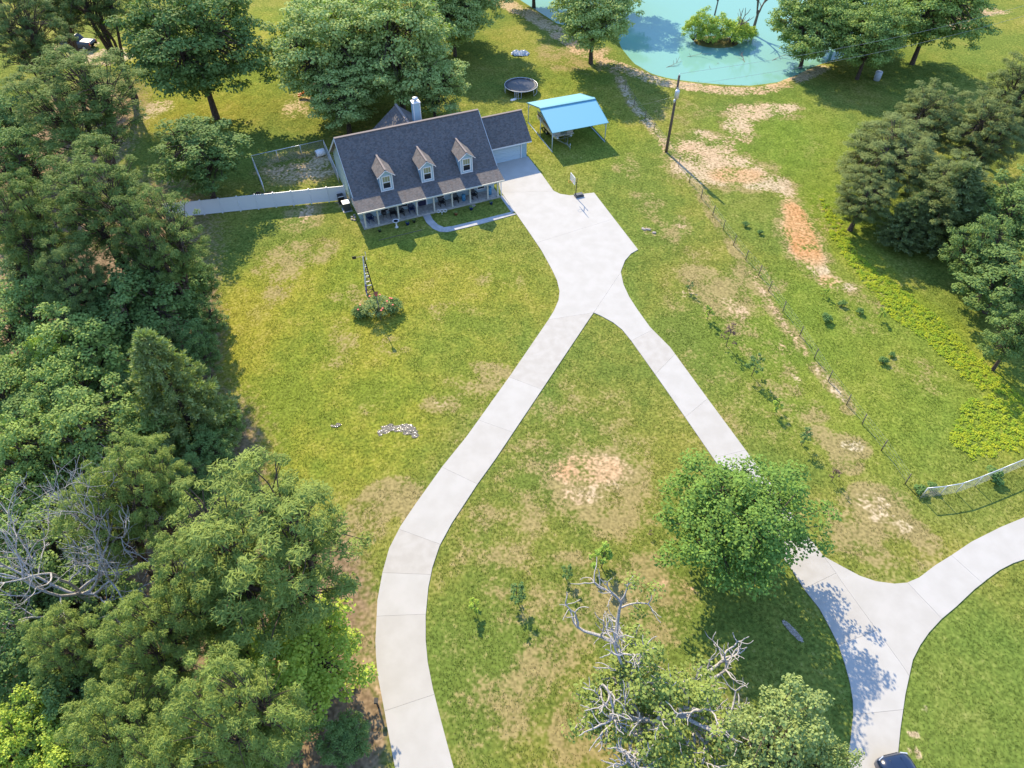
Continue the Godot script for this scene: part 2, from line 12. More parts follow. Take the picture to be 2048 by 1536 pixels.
const SAPS = [[[-2.3,-19.84],0,0.765],[[0.28,-20.57],1,1.105],[[3.45,-22.11],1,0.8075],[[5.83,-22.82],2,1.275],[[16.3,-50.87],1,0.68],[[17.21,-46.89],0,0.85],[[18.2,-43.59],3,1.275],[[19.56,-40.06],1,1.19],[[20.48,-36.08],0,0.85],[[21.63,-32.92],1,0.935],[[22.91,-29.66],3,0.765],[[27.58,-46.76],4,0.95],[[28.51,-50.16],0,0.595],[[29.67,-48.77],4,0.6649999999999999],[[30.97,-47.82],4,0.6649999999999999],[[32.38,-46.89],0,0.68],[[31.8,-42.38],4,0.5225],[[30.8,-41.55],4,0.76],[[23.76,-61.2],4,0.6649999999999999],[[24.96,-59.81],4,0.57],[[28.8,-28.67],4,0.855],[[29.76,-28.97],4,0.76],[[34.53,-29.83],4,1.1875],[[9.3,-25.16],3,0.34]]
const MISC = {"pole":[17.91,-76.02],"bb":[6.83,-66.52],"mill":[-13.05,-50.73],"bush":[-11.91,-47.55],"bush2":[-13.38,-47.55],"bush3":[-10.68,-48.09],"tramp":[1.18,-91.78],"puddle":[-8.73,-34.37],"puddle2":[-13.48,-34.77],"tarp":[1.14,-103.5],"slide":[-26.63,-90.62],"truck":[-62.54,-105.77],"blue":[-23.91,-14.34],"ac":[-18.74,-67.14],"ac2":[-19.22,-68.73],"barrel":[-22.03,-75.12],"bath":[-12.2,-60.41],"car":[20.16,-11.64],"mailbox":[-7.57,-14.07],"feeder":[49.02,-95.07],"lumpA":[17.12,-18.55],"island":[30.22,-106.3],"snagA":[32.02,-119.29],"snagB":[31.98,-108.48],"snagC":[36.22,-111.86],"rock":[46.72,-101.13],"cpFL":[4.63,-76.04],"cpML":[3.38,-79.02],"cpBL":[2.14,-82.82],"cpFR":[10.76,-78.34],"cpMR":[9.55,-81.97],"stones":[13.84,-60.24],"pad2":[0.19,-89.2]}
const KENNEL = [[-29.0,-72.5],[-21.64,-76.0],[-18.95,-69.3],[-26.5,-67.0]]
const TREES = [[0,-38.99,-61.95,18,5.92,0,0],[0,-53.29,-81.13,17,4.79,1,0],[0,-55.42,-92.69,17,4.75,1,0],[0,-48.82,-89.71,18,4.35,1,0],[1,-53.01,-70.44,10,4.47,2,0],[1,-49.11,-64.36,9,3.49,2,0],[0,-31.46,-47.28,17,4.37,0,0],[0,-36.97,-45.66,16,3.16,0,0],[0,-26.53,-44.73,15,3.48,0,0],[0,-32.04,-41.11,13,2.58,1,0],[1,-39.5,-48.76,11,3.35,2,0],[1,-28.58,-46.18,9,2.88,2,0],[1,-28.95,-41.5,10,4.64,2,0],[1,-38.88,-46.18,9,3.29,3,0],[1,-37.35,-40.69,9,3.47,1,0],[1,-31.38,-37.09,10,4.02,0,0],[1,-35.02,-33.41,9,3.33,1,0],[3,-23.1,-32.51,12,4.06,0,0],[1,-30.44,-32.94,9,2.79,0,0],[1,-27.7,-28.95,10,3.59,1,0],[1,-30.84,-26.93,10,3.01,0,0],[1,-20.73,-30.07,5,1.73,2,0],[0,-20.02,-22.31,14,2.52,2,0],[0,-21.85,-21.0,13,2.26,2,0],[1,-27.57,-39.63,7,1.85,3,0],[1,-21.04,-27.16,6,1.65,2,0],[1,-27.78,-33.94,7,2.15,2,0],[1,-32.86,-36.11,9,1.74,4,0],[1,-24.71,-30.28,7,2.39,1,0],[1,-32.0,-31.15,8,3.08,2,0],[1,-27.39,-22.2,8,3.3,1,0],[1,-29.69,-23.24,9,2.72,0,0],[1,-27.66,-18.95,7,3.16,2,0],[1,-24.16,-18.92,6,2.9,2,0],[0,-11.81,-17.54,17,4.52,2,0],[0,-14.89,-15.93,15,2.52,2,0],[0,-16.71,-13.56,14,2.23,2,0],[0,-21.73,-14.44,11,1.95,2,0],[1,-25.05,-14.5,9,2.86,2,0],[1,-22.35,-12.45,8,2.53,2,0],[1,-23.64,-10.42,9,2.28,4,0],[1,-10.99,-14.37,9,3.5,4,0],[1,-14.85,-16.03,7,1.91,1,0],[0,-11.14,-9.6,17,2.65,2,0],[0,-16.49,-9.87,14,2.06,2,0],[0,-13.42,-8.32,15,2.13,2,0],[1,-11.75,-11.91,7,2.03,1,0],[1,-8.65,-11.61,4.5,1.42,2,0],[1,-21.06,-13.83,6,1.59,1,0],[1,-21.04,-9.91,8,2.17,4,0],[1,-11.3,-16.84,6,1.68,1,0],[1,-17.71,-12.94,8,1.79,1,0],[1,-27.08,-48.28,6,1.94,2,0],[1,-25.28,-43.76,5,1.65,2,0],[1,-24.28,-39.65,6,1.75,2,0],[1,-20.79,-33.48,4,1.28,1,0],[1,-31.89,-66.3,9.5,5.07,2,1],[1,-36.63,-84.19,16.3,8.48,2,2],[1,-21.8,-84.74,13.9,7.29,5,3],[1,-13.69,-85.91,15.1,7.9,5,3],[1,-9.22,-81.73,10,4.35,5,3],[1,-19.42,-79.75,9.0,4.87,5,3],[1,-7.57,-108.15,14,6.95,5,3],[1,-8.06,-102.7,11,5.42,5,3],[1,-20.85,-97.12,13.4,7.08,5,3],[1,10.98,-100.29,12.5,6.61,5,4],[1,15.5,-120.48,12,6.46,5,4],[1,3.54,-122.64,12.1,6.54,5,4],[1,40.21,-99.87,11.1,5.97,1,5],[1,46.45,-95.33,10.2,5.48,1,5],[1,55.69,-100.05,13.2,6.91,0,5],[1,46.89,-106.68,12,5.55,1,5],[0,37.96,-65.36,9.5,5.45,3,6],[0,44.46,-72.61,10,4.42,3,6],[0,49.03,-69.14,10.5,4.49,3,6],[0,34.2,-60.45,7,3.17,3,6],[0,41.39,-58.88,9.5,3.88,3,6],[3,41.36,-57.77,9,4.25,1,6],[3,38.14,-57.75,6,2.87,1,6],[1,42.21,-47.92,7,4.26,2,6],[1,39.59,-40.76,7,2.35,2,6],[0,53.2,-73.28,13,4.13,3,6],[1,45.95,-54.74,10,3.83,2,6],[1,41.0,-51.04,8,2.63,2,6],[2,13.9,-23.47,8.5,5.0,6,7],[1,12.19,-10.32,11,2.69,3,8],[1,14.54,-9.55,9,1.42,3,8],[1,6.29,-7.84,6,2.84,3,8],[4,-24.08,-18.79,11,4.77,0,9],[5,7.01,-12.87,7.8,4.7,0,10]]
const HOUSE_AT := Vector3(-14.92, 0.0, -60.55)
const HOUSE_TURN := 0.4078
const GX0 := -95.0
const GX1 := 95.0
const GZ0 := -145.0
const GZ1 := -2.5
const WATER := -0.4

var rng := RandomNumberGenerator.new()
var M := {}
var used := {}
var keep_out: Array[PackedVector2Array] = []
var pond := PackedVector2Array()
var ground_image: Image


# ---------------------------------------------------------------- shapes
class Shape:
	var v := PackedVector3Array()
	var uv := PackedVector2Array()
	var col := PackedColorArray()
	var tint := Color(1, 1, 1)
	func tri(a: Vector3, b: Vector3, c: Vector3) -> void:
		v.append(a); v.append(b); v.append(c)
	func quad(a: Vector3, b: Vector3, c: Vector3, d: Vector3) -> void:
		tri(a, b, c); tri(a, c, d)
	func quad_uv(a: Vector3, b: Vector3, c: Vector3, d: Vector3, ua: Vector2, ub: Vector2, uc: Vector2, ud: Vector2) -> void:
		quad(a, b, c, d)
		for q in [ua, ub, uc, ua, uc, ud]:
			uv.append(q)
	func box(c: Vector3, s: Vector3, t := Transform3D()) -> void:
		var h := s * 0.5
		var p := []
		for i in 8:
			p.append(t * (c + Vector3(h.x if i & 1 else -h.x, h.y if i & 2 else -h.y, h.z if i & 4 else -h.z)))
		quad(p[0], p[1], p[3], p[2]); quad(p[5], p[4], p[6], p[7])
		quad(p[4], p[0], p[2], p[6]); quad(p[1], p[5], p[7], p[3])
		quad(p[2], p[3], p[7], p[6]); quad(p[4], p[5], p[1], p[0])
	func bar(a: Vector3, b: Vector3, w: float, h: float, up := Vector3.UP) -> void:
		var d := (b - a).normalized()
		var sd := d.cross(up)
		if sd.length() < 0.01:
			sd = d.cross(Vector3.RIGHT)
		sd = sd.normalized() * w * 0.5
		var n := sd.cross(d).normalized() * h * 0.5
		var p := [a - sd - n, a + sd - n, a + sd + n, a - sd + n, b - sd - n, b + sd - n, b + sd + n, b - sd + n]
		for i in 4:
			var j := (i + 1) % 4
			quad(p[i], p[j], p[4 + j], p[4 + i])
		quad(p[3], p[2], p[1], p[0]); quad(p[4], p[5], p[6], p[7])
	func tube(pts: Array, rad: Array, n := 6, cap := true) -> void:
		var rings := []
		var side := Vector3.ZERO
		for i in pts.size():
			var d: Vector3 = (pts[mini(i + 1, pts.size() - 1)] - pts[maxi(i - 1, 0)]).normalized()
			if side == Vector3.ZERO:
				side = d.cross(Vector3.UP if absf(d.y) < 0.9 else Vector3.RIGHT).normalized()
			else:
				side = (side - d * side.dot(d)).normalized()
			var up := d.cross(side)
			var ring := []
			for k in n:
				var a := TAU * k / n
				ring.append(pts[i] + (side * cos(a) + up * sin(a)) * rad[i])
			rings.append(ring)
		for i in rings.size() - 1:
			for k in n:
				var j := (k + 1) % n
				quad(rings[i][k], rings[i + 1][k], rings[i + 1][j], rings[i][j])
		if cap:
			for k in range(1, n - 1):
				tri(rings[0][0], rings[0][k], rings[0][k + 1])
				var e: Array = rings[-1]
				tri(e[0], e[k + 1], e[k])
	func lathe(profile: Array, n := 12, at := Vector3.ZERO) -> void:
		for i in profile.size() - 1:
			for k in n:
				var a := TAU * k / n
				var b := TAU * (k + 1) / n
				var p: Vector2 = profile[i]
				var q: Vector2 = profile[i + 1]
				var p0 := at + Vector3(cos(a) * p.x, p.y, sin(a) * p.x)
				var p1 := at + Vector3(cos(b) * p.x, p.y, sin(b) * p.x)
				var q0 := at + Vector3(cos(a) * q.x, q.y, sin(a) * q.x)
				var q1 := at + Vector3(cos(b) * q.x, q.y, sin(b) * q.x)
				if p.x > 0.0001:
					tri(p0, p1, q0)
				if q.x > 0.0001:
					tri(p1, q1, q0)
	func prism(poly: PackedVector2Array, y0: float, y1: float) -> void:
		var idx := Geometry2D.triangulate_polygon(poly)
		for i in range(0, idx.size(), 3):
			var a := poly[idx[i]]
			var b := poly[idx[i + 1]]
			var c := poly[idx[i + 2]]
			tri(Vector3(a.x, y1, a.y), Vector3(b.x, y1, b.y), Vector3(c.x, y1, c.y))
		for i in poly.size():
			var a := poly[i]
			var b := poly[(i + 1) % poly.size()]
			quad(Vector3(a.x, y0, a.y), Vector3(a.x, y1, a.y), Vector3(b.x, y1, b.y), Vector3(b.x, y0, b.y))
	func slab_roof(a: Vector3, b: Vector3, c: Vector3, d: Vector3, t: float, u := 1.0) -> void:
		# a-b lower edge, d-c upper edge; top face carries UVs in metres
		var n := (b - a).cross(d - a).normalized()
		if n.y < 0: n = -n
		var w := a.distance_to(b) * u
		var hh := a.distance_to(d) * u
		quad_uv(a, b, c, d, Vector2(0, hh), Vector2(w, hh), Vector2(w, 0), Vector2(0, 0))
		var o := -n * t
		for e in [[a, b], [b, c], [c, d], [d, a]]:
			quad_uv(e[0], e[0] + o, e[1] + o, e[1], Vector2(0, 0), Vector2(0, 0.1), Vector2(1, 0.1), Vector2(1, 0))
		quad_uv(a + o, d + o, c + o, b + o, Vector2(0, 0), Vector2(0, 1), Vector2(1, 1), Vector2(1, 0))
	func mesh(smooth := false) -> ArrayMesh:
		var arr := []
		arr.resize(Mesh.ARRAY_MAX)
		arr[Mesh.ARRAY_VERTEX] = v
		if uv.size() == v.size():
			arr[Mesh.ARRAY_TEX_UV] = uv
		if col.size() == v.size():
			arr[Mesh.ARRAY_COLOR] = col
		var m := ArrayMesh.new()
		m.add_surface_from_arrays(Mesh.PRIMITIVE_TRIANGLES, arr)
		if smooth:
			var st := SurfaceTool.new()
			st.create_from(m, 0)
			st.index()
			st.generate_normals()
			return st.commit()
		return m


class Leaves:
	var v := PackedVector3Array()
	var c := PackedColorArray()
	var ix := PackedInt32Array()
	func leaf(p: Vector3, d: Vector3, sd: Vector3, l: float, w: float, col: Color) -> void:
		var k := v.size()
		v.append(p)
		v.append(p + d * l * 0.5 + sd * w * 0.5)
		v.append(p + d * l)
		v.append(p + d * l * 0.5 - sd * w * 0.5)
		for i in 4: c.append(col)
		ix.append(k); ix.append(k + 1); ix.append(k + 2)
		ix.append(k); ix.append(k + 2); ix.append(k + 3)
	func needle(p: Vector3, d: Vector3, sd: Vector3, l: float, w: float, col: Color) -> void:
		var k := v.size()
		v.append(p - sd * w * 0.5); v.append(p + sd * w * 0.5); v.append(p + d * l)
		for i in 3: c.append(col)
		ix.append(k); ix.append(k + 1); ix.append(k + 2)
	func mesh() -> ArrayMesh:
		var arr := []
		arr.resize(Mesh.ARRAY_MAX)
		arr[Mesh.ARRAY_VERTEX] = v
		arr[Mesh.ARRAY_COLOR] = c
		arr[Mesh.ARRAY_INDEX] = ix
		var m := ArrayMesh.new()
		m.add_surface_from_arrays(Mesh.PRIMITIVE_TRIANGLES, arr)
		return m


# ---------------------------------------------------------------- naming
func numbered(called: String) -> String:
	used[called] = used.get(called, -1) + 1
	return called if used[called] == 0 else "%s_%03d" % [called, used[called]]

func tag(o: Node, label: String, category: String, group := "") -> Node:
	o.set_meta("label", label)
	o.set_meta("category", category)
	if group: o.set_meta("group", group)
	return o

func thing(called: String, label: String, category: String, at := Vector3.ZERO, turn := 0.0, group := "") -> Node3D:
	var o := Node3D.new()
	o.name = numbered(called)
	add_child(o)
	o.position = at
	o.rotation.y = turn
	tag(o, label, category, group)
	return o

func part(parent: Node, called: String, s, material: Material, smooth := false) -> MeshInstance3D:
	var o := MeshInstance3D.new()
	o.name = called if parent != self else numbered(called)
	o.mesh = s.mesh(smooth) if s is Shape else (s.mesh() if s is Leaves else s)
	o.material_override = material
	parent.add_child(o, true)
	return o

func struct(called: String, s, material: Material, smooth := false) -> MeshInstance3D:
	var o := part(self, called, s, material, smooth)
	o.set_meta("kind", "structure")
	return o

func at(k: String, y := 0.0) -> Vector3:
	return Vector3(MISC[k][0], y, MISC[k][1])

func rnd(a: float, b: float) -> float:
	return rng.randf_range(a, b)

func boxed(parent: Node, called: String, material: Material, c: Vector3, s: Vector3, t := Transform3D()) -> MeshInstance3D:
	var b := Shape.new()
	b.box(c, s, t)
	return part(parent, called, b, material)

func barred(parent: Node, called: String, material: Material, a: Vector3, b: Vector3, w: float, h := -1.0) -> MeshInstance3D:
	var s := Shape.new()
	s.bar(a, b, w, w if h < 0 else h)
	return part(parent, called, s, material)

func tubed(parent: Node, called: String, material: Material, pts: Array, rad: Array, n := 6) -> MeshInstance3D:
	var s := Shape.new()
	s.tube(pts, rad, n)
	return part(parent, called, s, material, true)


# ---------------------------------------------------------------- materials
func mat(r: float, g: float, b: float, rough := 0.8, metal := 0.0) -> StandardMaterial3D:
	var m := StandardMaterial3D.new()
	m.albedo_color = Color(r, g, b).linear_to_srgb()
	m.roughness = rough
	m.metallic = metal
	return m

func noise_tex(size: int, freq: float, seed_: int, lo: Color, hi: Color, octaves := 4) -> ImageTexture:
	var n := FastNoiseLite.new()
	n.seed = seed_
	n.frequency = freq
	n.fractal_octaves = octaves
	var g := n.get_seamless_image(size, size)
	g.convert(Image.FORMAT_L8)
	var d := g.get_data()
	var out := PackedByteArray()
	out.resize(size * size * 3)
	for i in size * size:
		var t := clampf((d[i] / 255.0 - 0.2) / 0.6, 0, 1)
		out[i * 3] = int(255 * lerpf(lo.r, hi.r, t)); out[i * 3 + 1] = int(255 * lerpf(lo.g, hi.g, t)); out[i * 3 + 2] = int(255 * lerpf(lo.b, hi.b, t))
	return ImageTexture.create_from_image(Image.create_from_data(size, size, false, Image.FORMAT_RGB8, out))

func textured(m: StandardMaterial3D, tex: Texture2D, scale: float) -> StandardMaterial3D:
	m.albedo_texture = tex
	m.uv1_triplanar = true
	m.uv1_world_triplanar = true
	m.uv1_scale = Vector3.ONE * scale
	return m

func shingle_texture() -> ImageTexture:
	# rows of asphalt tabs: tone of each tab and grain of the stone chips
	var w := 512
	var im := Image.create(w, w, false, Image.FORMAT_RGB8)
	var r := RandomNumberGenerator.new()
	r.seed = 5
	for row in 36:
		var y := row * w / 36
		var h := (row + 1) * w / 36 - y
		var x := -r.randi_range(0, 12)
		while x < w:
			var tw := r.randi_range(10, 26)
			var k := r.randf_range(0.8, 1.0)
			var wm := r.randf_range(-0.03, 0.03)
			im.fill_rect(Rect2i(maxi(x, 0), y, tw + mini(x, 0), h), Color(k + wm, k, k - wm * 0.6))
			x += tw
	for i in w * w:
		var x := i % w
		var y := i / w
		var c := im.get_pixel(x, y)
		var k := r.randf_range(0.82, 1.12)
		im.set_pixel(x, y, Color(minf(1, c.r * k), minf(1, c.g * k), minf(1, c.b * k)))
	return ImageTexture.create_from_image(im)

func siding_normal(vertical: bool, rows: int) -> ImageTexture:
	var w := 256
	var im := Image.create(w, w, false, Image.FORMAT_L8)
	for i in rows:
		var y := i * w / rows
		var h := w / rows
		for k in h:
			var g := 1.0 - 0.9 * float(k) / h if not vertical else (0.0 if k < 3 else 0.6)
			im.fill_rect(Rect2i(y + k, 0, 1, w) if vertical else Rect2i(0, y + k, w, 1), Color(g, g, g))
	im.convert(Image.FORMAT_RGBA8)
	im.bump_map_to_normal_map(6.0)
	return ImageTexture.create_from_image(im)

func foliage(r: float, g: float, b: float) -> StandardMaterial3D:
	var m := mat(1, 1, 1, 0.7)
	m.albedo_color = Color(r, g, b).linear_to_srgb()
	m.vertex_color_use_as_albedo = true
	m.metallic_specular = 0.22
	m.backlight_enabled = true
	m.backlight = Color(0.62, 0.7, 0.36)
	return m

func make_materials() -> void:
	M.leaf = [foliage(0.34, 0.45, 0.115), foliage(0.30, 0.41, 0.11), foliage(0.21, 0.31, 0.09), foliage(0.33, 0.41, 0.14), foliage(0.48, 0.59, 0.09), foliage(0.42, 0.52, 0.165), foliage(0.21, 0.345, 0.07)]
	M.pine = [foliage(0.21, 0.285, 0.075), foliage(0.18, 0.25, 0.075), foliage(0.285, 0.36, 0.085), foliage(0.235, 0.285, 0.095)]
	M.cedar = [foliage(0.38, 0.44, 0.165), foliage(0.26, 0.32, 0.13)]
	M.olive = foliage(0.30, 0.37, 0.09)
	M.sap = [foliage(0.378, 0.504, 0.077), foliage(0.136, 0.238, 0.077), foliage(0.302, 0.448, 0.077), foliage(0.166, 0.105, 0.092), foliage(0.151, 0.266, 0.077)]
	M.bark = textured(mat(1, 1, 1, 0.95), noise_tex(256, 0.03, 3, Color(0.20, 0.16, 0.13), Color(0.42, 0.36, 0.31)), 0.8)
	M.grey_bark = textured(mat(1, 1, 1, 0.9), noise_tex(256, 0.03, 4, Color(0.54, 0.52, 0.50), Color(0.78, 0.76, 0.74)), 1.2)
	M.snag = textured(mat(1, 1, 1, 0.9), noise_tex(256, 0.03, 6, Color(0.30, 0.26, 0.23), Color(0.55, 0.50, 0.46)), 1.2)
	M.concrete = textured(mat(1, 1, 1, 0.85), noise_tex(1024, 0.006, 8, Color(0.682, 0.668, 0.640), Color(0.706, 0.694, 0.669), 6), 0.09)
	M.concrete_b = textured(mat(1, 1, 1, 0.85), noise_tex(1024, 0.006, 9, Color(0.676, 0.660, 0.630), Color(0.702, 0.688, 0.661), 6), 0.09)
	M.concrete_c = textured(mat(1, 1, 1, 0.85), noise_tex(1024, 0.008, 11, Color(0.664, 0.645, 0.612), Color(0.698, 0.682, 0.653), 6), 0.11)
	M.walk = textured(mat(1, 1, 1, 0.85), noise_tex(512, 0.01, 10, Color(0.63, 0.625, 0.615), Color(0.70, 0.695, 0.69), 5), 0.2)
	var sh := shingle_texture()
	M.shingle = mat(0.178, 0.16, 0.15, 0.95)
	M.shingle.albedo_texture = sh
	M.shingle.uv1_scale = Vector3(0.2, 0.2, 0.2)
	M.ridge_cap = mat(0.24, 0.2, 0.18, 0.95)
	M.siding = mat(0.40, 0.55, 0.60, 0.6)
	M.siding.normal_enabled = true
	M.siding.normal_texture = siding_normal(false, 8)
	M.siding.uv1_triplanar = true
	M.siding.uv1_scale = Vector3(0.7, 0.7, 0.7)
	M.batten = mat(0.36, 0.52, 0.59, 0.6)
	M.trim = mat(0.72, 0.74, 0.74, 0.5)
	M.cream = mat(0.62, 0.60, 0.50, 0.55)
	M.white = mat(0.78, 0.78, 0.77, 0.5)
	M.garage_door = mat(0.46, 0.58, 0.63, 0.5)
	M.deck = textured(mat(1, 1, 1, 0.8), noise_tex(256, 0.02, 12, Color(0.62, 0.60, 0.57), Color(0.74, 0.72, 0.68)), 0.4)
	M.glass = mat(0.02, 0.025, 0.03, 0.06)
	M.curtain = mat(0.30, 0.30, 0.16, 0.9)
	M.door = mat(0.03, 0.03, 0.07, 0.35)
	M.vinyl = mat(0.74, 0.76, 0.78, 0.45)
	M.black = mat(0.02, 0.02, 0.023, 0.5)
	M.dark_blue = mat(0.015, 0.03, 0.10, 0.5)
	M.blue_pot = mat(0.02, 0.04, 0.22, 0.25)
	M.teal = mat(0.06, 0.25, 0.42, 0.5)
	M.terracotta = mat(0.35, 0.10, 0.05, 0.8)
	M.galv = mat(0.66, 0.68, 0.70, 0.45, 0.5)
	M.wire = mat(0.42, 0.43, 0.44, 0.5, 0.6)
	M.steel_dark = mat(0.10, 0.11, 0.12, 0.5, 0.5)
	M.carport = mat(0.17, 0.42, 0.51, 0.45)
	M.carport_trim = mat(0.06, 0.26, 0.38, 0.45)
	M.post_paint = mat(0.40, 0.50, 0.55, 0.5)
	M.tramp_mat = mat(0.035, 0.04, 0.055, 0.28)
	M.tramp_pad = mat(0.03, 0.035, 0.05, 0.6)
	M.pole = textured(mat(1, 1, 1, 0.9), noise_tex(256, 0.04, 14, Color(0.30, 0.25, 0.22), Color(0.46, 0.40, 0.35)), 1.0)
	M.alum = mat(0.70, 0.72, 0.73, 0.3, 0.8)
	M.boat_panel = mat(0.42, 0.40, 0.36, 0.4)
	M.boat_stripe = mat(0.09, 0.03, 0.05, 0.4)
	M.boat_seat = mat(0.55, 0.52, 0.46, 0.6)
	M.orange = mat(0.75, 0.22, 0.01, 0.4)
	M.red = mat(0.55, 0.05, 0.04, 0.6)
	M.flower = mat(0.70, 0.16, 0.12, 0.7)
	M.purple = mat(0.10, 0.04, 0.35, 0.5)
	M.wood = textured(mat(1, 1, 1, 0.85), noise_tex(256, 0.03, 15, Color(0.36, 0.27, 0.20), Color(0.55, 0.43, 0.33)), 0.7)
	M.tarp = mat(0.50, 0.55, 0.62, 0.35)
	M.blue_tarp = mat(0.02, 0.16, 0.50, 0.4)
	M.stone = textured(mat(1, 1, 1, 0.9), noise_tex(256, 0.03, 16, Color(0.52, 0.47, 0.42), Color(0.74, 0.70, 0.66)), 1.0)
	M.paint = mat(0.006, 0.015, 0.045, 0.22)
	M.paint.clearcoat_enabled = true
	M.paint.clearcoat = 1.0
	M.paint.clearcoat_roughness = 0.05
	M.tyre = mat(0.02, 0.02, 0.02, 0.9)
	M.lamp_glass = mat(0.65, 0.68, 0.72, 0.1, 0.3)
	M.pickup = mat(0.05, 0.06, 0.07, 0.3)
	M.water = mat(0.20, 0.41, 0.33, 0.06)
	M.water.metallic_specular = 0.4
	M.water.normal_enabled = true
	var wn := FastNoiseLite.new()
	wn.seed = 77
	wn.frequency = 0.02
	var wi := wn.get_seamless_image(256, 256)
	wi.convert(Image.FORMAT_RGBA8)
	wi.bump_map_to_normal_map(1.0)
	M.water.normal_texture = ImageTexture.create_from_image(wi)
	M.water.normal_scale = 0.12
	M.water.uv1_triplanar = true
	M.water.uv1_world_triplanar = true
	M.water.uv1_scale = Vector3.ONE * 0.25
	M.puddle = mat(0.16, 0.14, 0.10, 0.1)
	M.puddle.metallic_specular = 0.6
	M.puddle.normal_enabled = true
	wn.seed = 78
	var pi := wn.get_seamless_image(256, 256)
	pi.convert(Image.FORMAT_RGBA8)
	pi.bump_map_to_normal_map(11.0)
	M.puddle.normal_texture = ImageTexture.create_from_image(pi)
	M.puddle.normal_scale = 1.0
	M.puddle.uv1_triplanar = true
	M.puddle.uv1_world_triplanar = true
	M.puddle.uv1_scale = Vector3.ONE * 1.2


# ---------------------------------------------------------------- ground
func pond_depth(x: float, z: float) -> float:
	# signed distance to the shore, positive inside the pond
	if z > -90.0 or x < -12.0 or x > 104.0:
		return -99.0
	var p := Vector2(x, z)
	var best := 1e9
	for i in pond.size():
		var q := Geometry2D.get_closest_point_to_segment(p, pond[i], pond[(i + 1) % pond.size()])
		best = minf(best, q.distance_squared_to(p))
	best = sqrt(best)
	return best if Geometry2D.is_point_in_polygon(p, pond) else -best

func height(x: float, z: float) -> float:
	var d := pond_depth(x, z)
	if d > -2.2:
		return lerpf(-0.0, -1.1, smoothstep(-2.2, 2.0, d))
	return 0.0

